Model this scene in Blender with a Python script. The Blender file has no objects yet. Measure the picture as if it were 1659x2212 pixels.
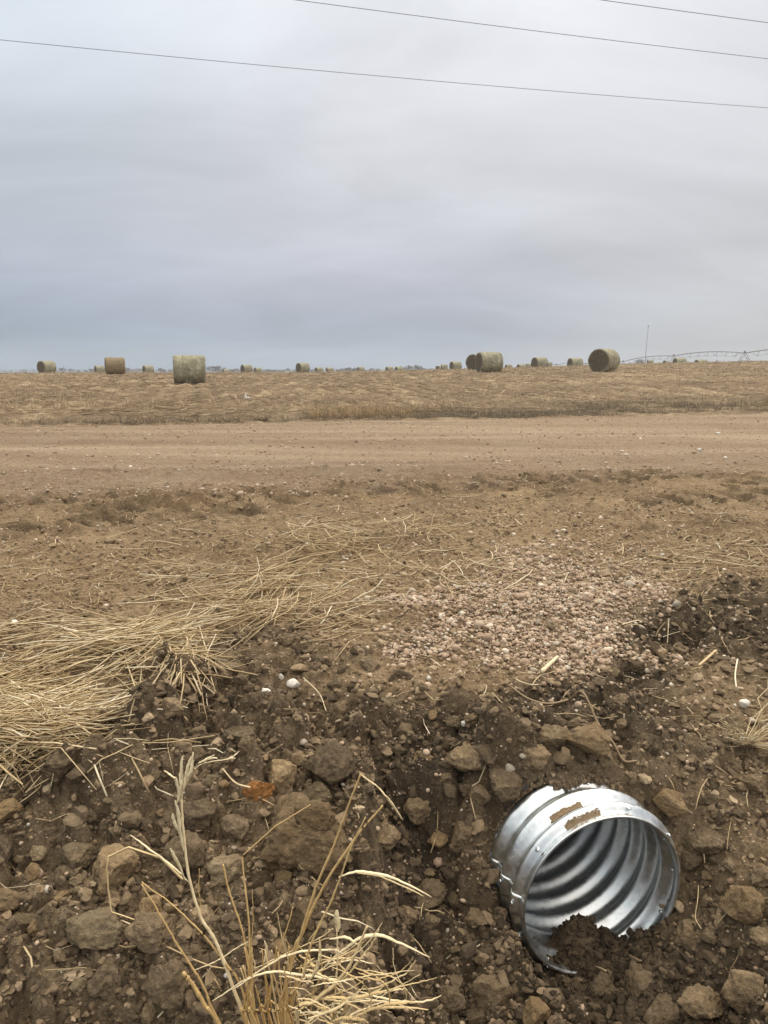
import bpy, math, random
import numpy as np
from mathutils import Vector
random.seed(7)
RNG = np.random.default_rng(7)
scene = bpy.context.scene
COL = scene.collection

# ------------------------------------------------------------------ camera
CAM_H, PITCH, FOC = 1.55, math.radians(10.4), 1661.0     # FOC in layout units (layout frame 1659 x 2212)
cam_data = bpy.data.cameras.new("camera")
cam = bpy.data.objects.new("camera", cam_data)
COL.objects.link(cam)
cam.location = (0, 0, CAM_H)
cam.rotation_euler = (math.pi / 2 - PITCH, 0, 0)
cam_data.sensor_fit = 'VERTICAL'
cam_data.sensor_height = 24.0
cam_data.lens = 24.0 * FOC / 2212.0
cam_data.clip_start, cam_data.clip_end = 0.05, 20000
scene.camera = cam

# ------------------------------------------------------------------ world, sun, exposure
scene.view_settings.view_transform = 'Standard'
scene.view_settings.look = 'None'
scene.view_settings.gamma = 1.0
scene.view_settings.exposure = 0.0
SUN_EL, SUN_AZ = math.radians(48), math.radians(35)       # azimuth measured from +Y to +X
world = bpy.data.worlds.new("World")
scene.world = world
world.use_nodes = True
def build_world():
    nt = world.node_tree
    nt.nodes.clear()
    N = lambda t, **k: _node(nt, t, **k)
    out = N('ShaderNodeOutputWorld'); bg = N('ShaderNodeBackground')
    sky = N('ShaderNodeTexSky', sky_type='NISHITA', sun_disc=False, sun_elevation=SUN_EL, sun_rotation=SUN_AZ)
    sky.air_density, sky.dust_density = 1.2, 2.5
    tc = N('ShaderNodeTexCoord'); sep = N('ShaderNodeSeparateXYZ')
    L = nt.links.new
    L(tc.outputs['Generated'], sep.inputs[0])
    # elevation of the view direction -> base tone of the cloud deck
    elev = N('ShaderNodeMapRange'); elev.inputs[1].default_value = 0.0; elev.inputs[2].default_value = 1.0
    L(sep.outputs['Z'], elev.inputs[0])
    ramp = N('ShaderNodeValToRGB'); L(elev.outputs[0], ramp.inputs[0])
    cr = ramp.color_ramp
    stops = [(0.0, (.42, .48, .545)), (.04, (.385, .445, .525)), (.10, (.475, .495, .56)), (.17, (.60, .61, .65)),
             (.25, (.69, .70, .725)), (.33, (.765, .775, .80)), (.40, (.85, .865, .885)), (.55, (1.45, 1.38, 1.28)), (1.0, (2.5, 2.28, 1.95))]
    while len(cr.elements) < len(stops): cr.elements.new(0.5)
    for e, (p, c) in zip(cr.elements, stops): e.position = p; e.color = (*c, 1)
    # the right part of the horizon is paler and warmer
    az = N('ShaderNodeMapRange'); az.inputs[1].default_value = 0.0; az.inputs[2].default_value = 0.5
    az.interpolation_type = 'SMOOTHSTEP'
    L(sep.outputs['X'], az.inputs[0])
    low = N('ShaderNodeMapRange'); low.inputs[1].default_value = 0.42; low.inputs[2].default_value = 0.0
    L(sep.outputs['Z'], low.inputs[0])
    mul = N('ShaderNodeMath', operation='MULTIPLY'); L(az.outputs[0], mul.inputs[0]); L(low.outputs[0], mul.inputs[1])
    m1 = N('ShaderNodeMix', data_type='RGBA'); L(mul.outputs[0], m1.inputs[0]); L(ramp.outputs[0], m1.inputs[6])
    m1.inputs[7].default_value = (.60, .61, .61, 1)
    lf = N('ShaderNodeMapRange'); lf.inputs[1].default_value = -.02; lf.inputs[2].default_value = -.45; lf.interpolation_type = 'SMOOTHSTEP'
    L(sep.outputs['X'], lf.inputs[0])
    m1b = N('ShaderNodeMix', data_type='RGBA', blend_type='MULTIPLY'); L(lf.outputs[0], m1b.inputs[0]); L(m1.outputs[2], m1b.inputs[6]); m1b.inputs[7].default_value = (.85, .91, .94, 1)
    # clouds: direction projected on a flat deck so that streaks shrink towards the horizon
    zc = N('ShaderNodeMath', operation='MAXIMUM'); L(sep.outputs['Z'], zc.inputs[0]); zc.inputs[1].default_value = 0.0
    za = N('ShaderNodeMath', operation='ADD'); L(zc.outputs[0], za.inputs[0]); za.inputs[1].default_value = 0.34
    dx = N('ShaderNodeMath', operation='DIVIDE'); L(sep.outputs['X'], dx.inputs[0]); L(za.outputs[0], dx.inputs[1])
    dy = N('ShaderNodeMath', operation='DIVIDE'); L(sep.outputs['Y'], dy.inputs[0]); L(za.outputs[0], dy.inputs[1])
    comb = N('ShaderNodeCombineXYZ'); L(dx.outputs[0], comb.inputs[0]); L(dy.outputs[0], comb.inputs[1])
    mp = N('ShaderNodeMapping'); L(comb.outputs[0], mp.inputs[0])
    mp.inputs['Rotation'].default_value = (0, 0, -0.75); mp.inputs['Scale'].default_value = (.55, 1.15, 1)
    n1 = N('ShaderNodeTexNoise'); L(mp.outputs[0], n1.inputs['Vector'])
    n1.inputs['Scale'].default_value = 2.3; n1.inputs['Detail'].default_value = 7; n1.inputs['Roughness'].default_value = .56
    n1.inputs['Distortion'].default_value = .35
    r1 = N('ShaderNodeMapRange'); L(n1.outputs[0], r1.inputs[0])
    r1.inputs[1].default_value = .3; r1.inputs[2].default_value = .7; r1.inputs[3].default_value = .885; r1.inputs[4].default_value = 1.16
    n2 = N('ShaderNodeTexNoise'); L(mp.outputs[0], n2.inputs['Vector'])
    n2.inputs['Scale'].default_value = 1.3; n2.inputs['Detail'].default_value = 3
    tint = N('ShaderNodeMix', data_type='RGBA'); L(n2.outputs[0], tint.inputs[0])
    tint.inputs[6].default_value = (.99, 1.02, 1.045, 1); tint.inputs[7].default_value = (1.06, 1.03, 1.06, 1)
    m2 = N('ShaderNodeMix', data_type='RGBA', blend_type='MULTIPLY'); m2.inputs[0].default_value = 1
    L(m1b.outputs[2], m2.inputs[6]); L(tint.outputs[2], m2.inputs[7])
    vs = N('ShaderNodeVectorMath', operation='SCALE'); L(m2.outputs[2], vs.inputs[0]); L(r1.outputs[0], vs.inputs['Scale'])
    ss = N('ShaderNodeVectorMath', operation='SCALE'); L(sky.outputs[0], ss.inputs[0]); ss.inputs['Scale'].default_value = 0.10
    fin = N('ShaderNodeMix', data_type='RGBA'); fin.inputs[0].default_value = .95     # the cloud deck covers the clear sky
    L(ss.outputs[0], fin.inputs[6]); L(vs.outputs[0], fin.inputs[7])
    L(fin.outputs[2], bg.inputs[0]); bg.inputs[1].default_value = 1.0
    L(bg.outputs[0], out.inputs[0])
def _node(nt, t, **k):
    n = nt.nodes.new(t)
    for a, v in k.items(): setattr(n, a, v)
    return n
build_world()
sd = bpy.data.lights.new("sun", 'SUN'); sd.energy = 1.5; sd.angle = math.radians(20); sd.color = (1, .90, .76)
sun = bpy.data.objects.new("sun", sd); COL.objects.link(sun)
sdir = Vector((math.cos(SUN_EL) * math.sin(SUN_AZ), math.cos(SUN_EL) * math.cos(SUN_AZ), math.sin(SUN_EL)))
sun.rotation_euler = sdir.to_track_quat('Z', 'Y').to_euler(); sun.location = (0, 0, 30)

# ------------------------------------------------------------------ small helpers
def tag(o, label=None, cat=None, group=None, kind=None):
    if label: o['label'] = label
    if cat: o['category'] = cat
    if group: o['group'] = group
    if kind: o['kind'] = kind
    return o
def empty(name, loc=(0, 0, 0), rz=0.0):
    o = bpy.data.objects.new(name, None); COL.objects.link(o)
    o.location = loc; o.rotation_euler = (0, 0, rz); o.empty_display_size = .1
    return o
def mesh_np(name, V, faces, mat=None, parent=None, smooth=True, attrs=None, link=True):
    """faces: (M,3) / (M,4) array, or a list of such arrays"""
    V = np.asarray(V, np.float32).reshape(-1, 3)
    fl = faces if isinstance(faces, list) else [faces]
    fl = [np.asarray(f, np.int32) for f in fl if len(f)]
    me = bpy.data.meshes.new(name)
    me.vertices.add(len(V)); me.vertices.foreach_set('co', V.ravel())
    tot = sum(f.size for f in fl); npoly = sum(len(f) for f in fl)
    me.loops.add(tot); me.polygons.add(npoly)
    me.loops.foreach_set('vertex_index', np.concatenate([f.ravel() for f in fl]))
    sizes = np.concatenate([np.full(len(f), f.shape[1], np.int32) for f in fl])
    starts = np.concatenate([[0], np.cumsum(sizes)[:-1]]).astype(np.int32)
    me.polygons.foreach_set('loop_start', starts)
    me.polygons.foreach_set('use_smooth', np.full(npoly, smooth, bool))
    me.update(calc_edges=True)
    for k, a in (attrs or {}).items():
        at = me.attributes.new(k, 'FLOAT', 'POINT'); at.data.foreach_set('value', np.asarray(a, np.float32))
    if mat: me.materials.append(mat)
    if not link: return me
    o = bpy.data.objects.new(name, me); COL.objects.link(o)
    if parent: o.parent = parent
    return o

def h2(ix, iy, seed):
    a = (ix.astype(np.int64) * 374761393 + iy.astype(np.int64) * 668265263 + seed * 2147483647 + 1013904223) & 0xFFFFFFFF
    a = ((a ^ (a >> 13)) * 1274126177) & 0xFFFFFFFF
    a = ((a ^ (a >> 16)) * 2246822519) & 0xFFFFFFFF
    return ((a ^ (a >> 15)) & 0xFFFFFF) / float(0xFFFFFF)
def vn2(x, y, seed=0):
    ix, iy = np.floor(x), np.floor(y); fx, fy = x - ix, y - iy
    fx = fx * fx * (3 - 2 * fx); fy = fy * fy * (3 - 2 * fy)
    ix = ix.astype(np.int64); iy = iy.astype(np.int64)
    a, b = h2(ix, iy, seed), h2(ix + 1, iy, seed)
    c, d = h2(ix, iy + 1, seed), h2(ix + 1, iy + 1, seed)
    return (a + (b - a) * fx) * (1 - fy) + (c + (d - c) * fx) * fy
def fbm2(x, y, seed=0, octv=4, gain=.5):
    s, a, t = 0, 1, 0
    for o in range(octv):
        s = s + a * vn2(x * 2 ** o + o * 17.3, y * 2 ** o - o * 9.1, seed + o); t += a; a *= gain
    return s / t                                             # 0..1
def vn3(P, seed=0):
    I = np.floor(P); F = P - I; F = F * F * (3 - 2 * F); I = I.astype(np.int64)
    r = 0
    for dz in (0, 1):
        for dy in (0, 1):
            for dx in (0, 1):
                w = (F[:, 0] if dx else 1 - F[:, 0]) * (F[:, 1] if dy else 1 - F[:, 1]) * (F[:, 2] if dz else 1 - F[:, 2])
                r = r + w * h2(I[:, 0] + dx + (I[:, 2] + dz) * 7919, I[:, 1] + dy, seed)
    return r
def fbm3(P, seed=0, octv=4, gain=.5):
    s, a, t = 0, 1, 0
    for o in range(octv): s = s + a * vn3(P * 2 ** o + o * 11.7, seed + o); t += a; a *= gain
    return s / t
def sst(x): x = np.clip(x, 0, 1); return x * x * (3 - 2 * x)
def lumps(x, y, s, seed, fill=1.0, p=3.5, ragged=.35):
    """irregular crumbly lumps on a jittered lattice of cell size s: height in metres"""
    wx = (fbm2(x / s * 1.9, y / s * 1.9, seed + 50, 3) - .5) * s * ragged * 1.6
    wy = (fbm2(x / s * 1.9 + 31, y / s * 1.9, seed + 60, 3) - .5) * s * ragged * 1.6
    X, Y = (x + wx) / s, (y + wy) / s
    ix, iy = np.floor(X).astype(np.int64), np.floor(Y).astype(np.int64)
    best = np.zeros_like(X)
    for dj in (-1, 0, 1):
        for di in (-1, 0, 1):
            cx, cy = ix + di, iy + dj
            a, b, c, d = h2(cx, cy, seed), h2(cx, cy, seed + 1), h2(cx, cy, seed + 2), h2(cx, cy, seed + 3)
            px, py = X - (cx + a), Y - (cy + b)
            r = .32 + .38 * c; th = d * 6.283
            u = px * np.cos(th) + py * np.sin(th); v = (-px * np.sin(th) + py * np.cos(th)) * (1.1 + .5 * a)
            dd = np.sqrt(u * u + v * v) / r
            h = r * (.5 + .6 * b) * np.clip(1 - dd ** p, 0, 1) ** .6 * (1 + .55 * (u * (a - .5) + v * (c - .5)) / r * 2)
            h = np.where(d * 7 % 1 < fill, h, 0)
            best = np.maximum(best, h)
    return best * s

# ------------------------------------------------------------------ layout helpers (photo position -> place on the ground)
cP, sP = math.cos(PITCH), math.sin(PITCH)
def proj(x, y, z):
    z = z - CAM_H; d = np.maximum(y * cP - z * sP, 1e-3); u = y * sP + z * cP
    return 829.5 + FOC * x / d, 1106 - FOC * u / d
def ray(xd, yd):
    X = (np.asarray(xd, float) - 829.5) / FOC; U = -(np.asarray(yd, float) - 1106) / FOC
    return X, cP + U * sP, U * cP - sP
K = .28                                                     # the road runs away to the right
PIPE_P = np.array([.6348, 1.9816, .0561]); PIPE_YAW = -.2656; PIPE_PITCH = .0163; PIPE_R = .25
PA = np.array([math.sin(PIPE_YAW), math.cos(PIPE_YAW)]); PB = np.array([PA[1], -PA[0]])
Q = np.array([-5, 0, 1.2, 1.6, 1.9, 2.15, 2.5, 3.0, 3.84, 4.75, 5.4, 6.1, 8, 10, 12, 14.3, 15.3, 17, 19, 25])
Z = np.array([-.1, -.06, -.05, -.02, .06, .2, .32, .43, .50, .56, .60, .62, .66, .70, .69, .63, .56, .54, .60, .68])
_q = np.linspace(-5, 30, 7001); _z = np.interp(_q, Q, Z)
_k = np.exp(-.5 * (np.arange(-60, 61) / 22.) ** 2); _k /= _k.sum(); _z = np.convolve(np.pad(_z, 60, mode='edge'), _k, 'valid')

# far field: smooth surface through points read off the photo (x px, y px, distance)
_pts = []
def _fp(xd, yd, d, dz=0):
    X, Y, Zr = ray(xd, yd); _pts.append((X / Y * d, d, CAM_H + Zr / Y * d + dz))
for a in [(410, 827, 42), (250, 808, 69), (101, 806, 94), (654, 805, 118), (533, 806, 138), (1056, 803.5, 57), (984, 799.5, 124),
          (1165, 793, 100), (1242, 792, 104), (1303, 802, 52), (1659, 781, 115), (1500, 784, 110), (1400, 785, 110), (830, 801.5, 125),
          (1090, 796.5, 120), (1659, 797, 62), (1500, 799, 58), (0, 807, 100), (0, 826, 42), (830, 816, 50), (700, 805.5, 110), (1320, 788, 105),
          (0, 816, 60), (1659, 811, 42), (830, 832, 34), (-900, 808, 100), (2600, 775, 115), (2600, 800, 60)]: _fp(*a)
for xd in (-900, 0, 500, 830, 1200, 1659, 2600):
    X, Y, Zr = ray(xd, 860); x20 = X / Y * 20; _pts.append((x20, 20, .59)); _pts.append((X / Y * 27, 27, .68))
    _pts.append((X / Y * 220, 220, .1 if xd < 1000 else 1.2)); _pts.append((X / Y * 420, 420, -.8))
_pts = np.array(_pts)
def _feat(x, y): return np.stack([x / y * 3.0, np.log(y) * 2.0], -1)
_F = _feat(_pts[:, 0], _pts[:, 1])
def _ker(A, B):
    r2 = ((A[:, None, :] - B[None]) ** 2).sum(-1); return r2 * np.log(r2 + 1e-9) * .5
_n = len(_pts); _M = np.zeros((_n + 3, _n + 3)); _M[:_n, :_n] = _ker(_F, _F) + np.eye(_n) * .02
_Pm = np.concatenate([np.ones((_n, 1)), _F], 1); _M[:_n, _n:] = _Pm; _M[_n:, :_n] = _Pm.T
_W = np.linalg.solve(_M, np.concatenate([_pts[:, 2], [0, 0, 0]]))
def far_z(x, y):
    sh = np.shape(x); x = np.ravel(x); y = np.ravel(y); out = np.empty(x.size)
    u = np.clip(x / y, -1.1, 1.1); yy = np.clip(y, 17, 420)
    for i in range(0, x.size, 200000):
        s = slice(i, i + 200000); Fq = _feat(u[s] * yy[s], yy[s])
        out[s] = _ker(Fq, _F) @ _W[:_n] + np.concatenate([np.ones((len(Fq), 1)), Fq], 1) @ _W[_n:]
    return out.reshape(sh)
def ridge(s): return .0115 * (np.cos((s - .045) / .080 * 2 * math.pi) + 1) * sst((s - .008) / .032) - .004 * sst((s - .06) / .02)
def mouth(t):
    return PIPE_P[2] + np.interp(t, [-.7, -.32, -.265, -.2, -.09, 0, .1, .22, .3, .7], [.10, -.05, -.11, -.25, -.275, -.25, -.21, -.155, -.09, .10])
def base_z(x, y):
    x = np.asarray(x, float); y = np.asarray(y, float)
    q = y - K * x
    z = np.interp(q, _q, _z)
    near = q < 30
    # features of the dug bank
    g = lambda cx, cy, rx, ry: np.exp(-((x - cx) / rx) ** 2 - ((y - cy) / ry) ** 2)
    z = z + .17 * sst((.03 - x) / .09) * sst((2.5 - y) / .35) * sst((y - 1.25) / .4)         # plateau left of the cut
    z = z + .13 * g(1.12, 2.15, .22, .38) + .05 * g(-.9, 2.7, .5, .3) - .15 * g(.86, 2.72, .13, .16) - .11 * g(1.02, 2.95, .12, .16) - .09 * g(1.32, 3.32, .28, .09) + .06 * g(1.22, 2.72, .16, .22) - .10 * g(.66, 2.62, .14, .08)
    z = z - .13 * g(.20, 1.95, .13, .38) - .07 * g(.50, 2.66, .20, .07) - .06 * g(-.55, 2.35, .12, .1) + .04 * g(.55, 3.3, .45, .35) - .05 * g(1.35, 3.2, .3, .2)
    # the pit at the pipe mouth and the cover over the pipe
    dx, dy = x - PIPE_P[0], y - PIPE_P[1]
    s = dx * PA[0] + dy * PA[1]; t = dx * PB[0] + dy * PB[1]
    floor = mouth(t) + .10 * sst((-s - .12) / .5)
    cover = .335 + .17 * np.clip(s - .25, -.3, 1.0) 
    gz = floor + (cover - floor) * sst((s - .02 - .08 * sst((-.05 - t) / .12) - .05 * sst((-.15 - t) / .12)) / .19)
    w = np.exp(-(t / .42) ** 4) * sst((s + .75) / .45) * sst((1.1 - s) / .7)
    z = z * (1 - w) + gz * w
    lift = PIPE_P[2] + np.sqrt(np.maximum(.276 ** 2 - t ** 2, 0)) + .035
    z = np.where((s > .26 + .04 * sst((-.05 - t) / .1)) & (np.abs(t) < .274) & (s < 8.3), np.maximum(z, lift), z)
    # far field
    fz = sst((q - 17.5) / 5.0)
    if np.any(fz > 0):
        m = fz > 0
        zf = far_z(x[m], y[m]); z = np.array(z); z[m] = z[m] * (1 - fz[m]) + zf * fz[m]
    return z
# where the dug, cloddy earth begins (photo x -> photo y)
EX, EY = [-600, 0, 120, 210, 300, 400, 480, 560, 620, 760, 880, 980, 1050, 1150, 1250, 1330, 1400, 1480, 1560, 1659, 2300], \
         [1700, 1640, 1600, 1585, 1500, 1430, 1385, 1350, 1350, 1400, 1440, 1490, 1520, 1500, 1470, 1390, 1330, 1280, 1270, 1250, 1200]
def zones(x, y, z):
    xd, yd = proj(x, y, z)
    wob = (fbm2(x * 4, y * 4, 5, 4) - .5) * 120
    dug = sst((yd + wob - np.interp(xd, EX, EY)) / 90 + .5)
    dug = np.where(y > 5, 0, dug)
    # tan crusted soil patches inside the dug zone (world positions)
    g = lambda cx, cy, rx, ry: np.exp(-((x - cx) / rx) ** 2 - ((y - cy) / ry) ** 2)
    tan = np.clip(g(.10, 2.75, .42, .17) * 1.1 + g(1.35, 2.72, .3, .30) * 1.2 + g(1.1, 2.05, .2, .3) * .9 + g(.72, 2.28, .2, .1) * .6 + g(-.35, 1.95, .25, .15) * .5
                  + g(-.45, 2.95, .12, .12) * .7 + g(.35, 3.0, .35, .2), 0, 1)
    return xd, yd, dug, tan
def ruts(q, al, X, Y):
    h = np.zeros_like(q); m = np.zeros_like(q)
    for qc, wd, dep, per, ph, seed in ((6.05, .17, .085, .25, 0, 1), (5.20, .14, .080, .31, .1, 2), (5.58, .12, .07, .28, .05, 4)):
        wv = (fbm2(al * .5, al * 0 + seed, 140 + seed, 2) - .5) * .30
        d = (q - qc - wv) / wd
        band = np.exp(-d ** 6)
        lug = sst(.42 + 1.7 * np.sin((al + ph + np.abs(d) * .12 + .35 * (fbm2(al * 1.7, al * 0 + seed, 143, 3) - .5) + .05 * (fbm2(X * 9, Y * 9, 146, 3) - .5)) / per * 6.283))
        on = sst((fbm2(al * .8, al * 0 + 3 * seed, 150 + seed, 3) - .40) * 7)
        h += on * (-dep * band * lug * (.5 + .8 * fbm2(X * 5, Y * 5, 145, 3)) + .045 * np.exp(-((np.abs(d) - 1.3) / .3) ** 2) * fbm2(X * 11, Y * 11, 9, 4) ** 2 * 2)
        m = np.maximum(m, on * band * (.35 + .65 * lug))
    return h, m
def surface(x, y):
    zb = base_z(x, y)
    xd, yd, dug, tan = zones(x, y, zb)
    q = y - K * x; al = x * .963 + y * .27
    z = np.array(zb)
    n = y < 7.0
    X, Y, D, T = x[n], y[n], dug[n], tan[n]
    rough = D * (1 - .62 * T)
    nm = 1 - .75 * np.exp(-(((X - PIPE_P[0] - .03) / .32) ** 2 + ((Y - PIPE_P[1] + .1) / .26) ** 2) ** 2)
    far = 1 - .65 * sst((Y - 2.55) / .5)
    h = rough * (.9 * nm * far * lumps(X, Y, .21, 3, .75, 3.0, .5) * (1 - T) + .9 * nm * (.4 + .6 * far) * lumps(X, Y, .085, 11, .9, 3.5, .5) + .55 * lumps(X + 3, Y, .034, 23) + .45 * lumps(X, Y + 5, .015, 31))
    h += rough * (.07 * nm * (fbm2(X * 9, Y * 9, 44, 3) - .5) + .14 * nm * far * (fbm2(X * 3.7, Y * 4.2, 47, 3) - .55) + .022 * np.abs(fbm2(X * 26, Y * 26, 46, 4, .6) - .5) * 2)
    dry = 1 - rough
    h += dry * (.05 * (fbm2(X * 2.6, Y * 3.4, 71, 4) - .5) + .034 * (np.abs(fbm2(X * 8, Y * 12, 81, 5, .6) - .5) * 2) + .012 * (fbm2(X * 30, Y * 40, 83, 3, .6) - .5)
                + .42 * lumps(X, Y, .055, 91, .45) + .40 * lumps(X, Y, .024, 95, .65) + .3 * lumps(X, Y, .012, 97, .8))
    q7 = q[n]; a7 = al[n]
    # tractor tyre prints pressed into the damp shoulder
    h += ruts(q7, a7, X, Y)[0]
    mid = np.exp(-((q7 - 4.35) / .35) ** 2) * sst((fbm2(X * 1.3, Y * 1.3, 19, 3) - .45) * 6) * (1 - D)
    h += mid * (.05 * fbm2(X * 8, Y * 8, 29, 4) + .7 * lumps(X, Y, .06, 39, .8))
    z[n] += h
    # road: wheel paths and low ridges of loose gravel along it
    rd = sst((q - 5.6) / .8) * (1 - sst((q - 14.6) / .6))
    z += rd * (-.03 * np.exp(-((q - 8.1) / .55) ** 2) - .03 * np.exp(-((q - 10.3) / .5) ** 2) + .02 * np.exp(-((q - 9.2) / .25) ** 2)
               + .03 * np.exp(-((q - 7.1) / .2) ** 2) + .02 * np.exp(-((q - 12.2) / .4) ** 2)
               + .022 * (fbm2(al * 1.2, q * 5, 171, 4) - .5) + .026 * (np.abs(fbm2(x * 7, y * 7, 172, 4, .65) - .5) * 2))
    # verge and field
    vg = sst((q - 14.4) / .8) * (1 - sst((q - 21) / 3))
    z += vg * (.16 * (fbm2(x * .8, y * 1.5, 181, 4) - .5) + .10 * (fbm2(x * 4, y * 4, 182, 3) - .5) + .10 * np.exp(-((q - 14.9) / .25) ** 2) * (fbm2(al * .4, q * 0, 8, 3)))
    fd = sst((q - 19) / 4)
    row = x * math.cos(.235) + y * math.sin(.235)
    z += fd * (.06 * np.sin(row / .76 * 6.283) * np.exp(-y / 120) + .10 * (fbm2(x * .5, y * .5, 191, 4) - .5) + .05 * (fbm2(x * 3, y * 3, 192, 2) - .5))
    return z, zb, xd, yd, dug, tan
def Hs(x, y): return surface(np.asarray(x, float), np.asarray(y, float))[0]
def hit(xd, yd, full=False):
    """first place on the ground seen at a photo position"""
    X, Y, Zr = ray(np.atleast_1d(xd), np.atleast_1d(yd))
    f = Hs if full else base_z
    lo = np.full(X.shape, .8); cur = lo.copy(); done = np.zeros(X.shape, bool)
    for i in range(260):
        nx = cur * 1.03
        under = (CAM_H + Zr * nx) < base_z(X * nx, Y * nx)
        done |= under
        cur = np.where(done, cur, nx)
        if done.all(): break
    a, b = (cur * .95, cur * 1.04) if full else (cur, cur * 1.03)
    for i in range(11):
        m = (a + b) / 2; un = (CAM_H + Zr * m) < f(X * m, Y * m); b = np.where(un, m, b); a = np.where(un, a, m)
    return np.stack([X * b, Y * b, f(X * b, Y * b)], -1), b

# ------------------------------------------------------------------ materials
MATS = {}
def mat_new(name):
    m = bpy.data.materials.new(name); m.use_nodes = True; nt = m.node_tree; nt.nodes.clear()
    out = _node(nt, 'ShaderNodeOutputMaterial'); b = _node(nt, 'ShaderNodeBsdfPrincipled')
    nt.links.new(b.outputs[0], out.inputs[0]); MATS[name] = m
    return m, nt, b
def noise(nt, scale, detail=4, rough=.55, coord='Object', vec=None, dist=0):
    n = _node(nt, 'ShaderNodeTexNoise'); n.inputs['Scale'].default_value = scale; n.inputs['Detail'].default_value = detail
    n.inputs['Roughness'].default_value = rough; n.inputs['Distortion'].default_value = dist
    if vec is None: vec = _node(nt, 'ShaderNodeTexCoord').outputs[coord]
    nt.links.new(vec, n.inputs['Vector']); return n.outputs[0]
def ramp(nt, fac, stops):
    r = _node(nt, 'ShaderNodeValToRGB'); nt.links.new(fac, r.inputs[0]); cr = r.color_ramp
    while len(cr.elements) < len(stops): cr.elements.new(.5)
    for e, (p, c) in zip(cr.elements, stops): e.position = p; e.color = (*c, 1)
    return r.outputs[0]
def mixc(nt, fac, a, b, mode='MIX'):
    m = _node(nt, 'ShaderNodeMix', data_type='RGBA', blend_type=mode)
    for i, v in ((0, fac), (6, a), (7, b)):
        if hasattr(v, 'is_output'): nt.links.new(v, m.inputs[i])
        elif i == 0: m.inputs[0].default_value = v
        else: m.inputs[i].default_value = (*v, 1)
    return m.outputs[2]
def mrange(nt, v, a, b, c=0, d=1):
    m = _node(nt, 'ShaderNodeMapRange'); nt.links.new(v, m.inputs[0])
    for i, k in enumerate((a, b, c, d)): m.inputs[i + 1].default_value = k
    return m.outputs[0]
def attr(nt, name):
    a = _node(nt, 'ShaderNodeAttribute'); a.attribute_name = name; return a.outputs['Fac']
def bump(nt, b, h, dist, strength=1):
    n = _node(nt, 'ShaderNodeBump'); n.inputs['Distance'].default_value = dist; n.inputs['Strength'].default_value = strength
    nt.links.new(h, n.inputs['Height']); nt.links.new(n.outputs[0], b.inputs['Normal'])
def spots(nt, scale, thr, soft=.04, vec=None):
    v = _node(nt, 'ShaderNodeTexVoronoi'); v.inputs['Scale'].default_value = scale
    if vec is None: vec = _node(nt, 'ShaderNodeTexCoord').outputs['Object']
    nt.links.new(vec, v.inputs['Vector'])
    return mrange(nt, v.outputs['Distance'], thr + soft, thr, 0, 1), v.outputs['Color']
def sepr(nt, c):
    s = _node(nt, 'ShaderNodeSeparateColor'); nt.links.new(c, s.inputs[0]); return s.outputs[0]
def mth(nt, op, a, b):
    m = _node(nt, 'ShaderNodeMath', operation=op)
    for i, v in enumerate((a, b)):
        if hasattr(v, 'is_output'): nt.links.new(v, m.inputs[i])
        else: m.inputs[i].default_value = v
    return m.outputs[0]

WET = [(.34, (.050, .035, .021)), (.5, (.155, .112, .067)), (.64, (.32, .24, .145))]  # damp bank soil, lows darkened to paint in shade between the clods
DRY = [(.34, (.180, .122, .066)), (.5, (.305, .213, .120)), (.64, (.44, .325, .195))]
def soil_color(nt, dry, vec=None, moist_shade=None):
    n0 = noise(nt, 1.7, 3, .5, vec=vec); n1 = noise(nt, 11, 5, .65, vec=vec); n2 = noise(nt, 75, 4, .75, vec=vec)
    f = mth(nt, 'ADD', mth(nt, 'MULTIPLY', n1, .36), mth(nt, 'ADD', mth(nt, 'MULTIPLY', n2, .42), mth(nt, 'MULTIPLY', n0, .22)))
    c = mixc(nt, dry, ramp(nt, f, WET), ramp(nt, f, DRY))
    if moist_shade is not None: c = mixc(nt, moist_shade, c, ramp(nt, f, [(.34, (.022, .016, .011)), (.5, (.062, .045, .029)), (.66, (.135, .10, .064))]))  # near-black mix: shade of the hollows put into the soil colour
    sp, cc = spots(nt, 95, .20, .08, vec=vec)                       # grit
    sp = mth(nt, 'MULTIPLY', sp, mrange(nt, sepr(nt, cc), .70, .78))
    return mixc(nt, mth(nt, 'MULTIPLY', sp, .6), c, (.48, .39, .27))
m, nt, b = mat_new('bank_soil')
b.inputs['Roughness'].default_value = .92; b.inputs['Specular IOR Level'].default_value = .25
nt.links.new(mixc(nt, mth(nt, 'MULTIPLY', attr(nt, 'fines'), mrange(nt, noise(nt, 30, 4, .7), .35, .6, .3, .9)), soil_color(nt, attr(nt, 'dry'), moist_shade=attr(nt, 'moist_shade')), mixc(nt, noise(nt, 90, 2), (.25, .178, .112), (.42, .315, .21))), b.inputs['Base Color'])
bump(nt, b, mth(nt, 'ADD', noise(nt, 120, 6, .75), mth(nt, 'MULTIPLY', noise(nt, 34, 4), 1.6)), .014, 1.0)
WET = [(.34, (.085, .060, .034)), (.5, (.235, .172, .102)), (.64, (.43, .33, .205))]
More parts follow.
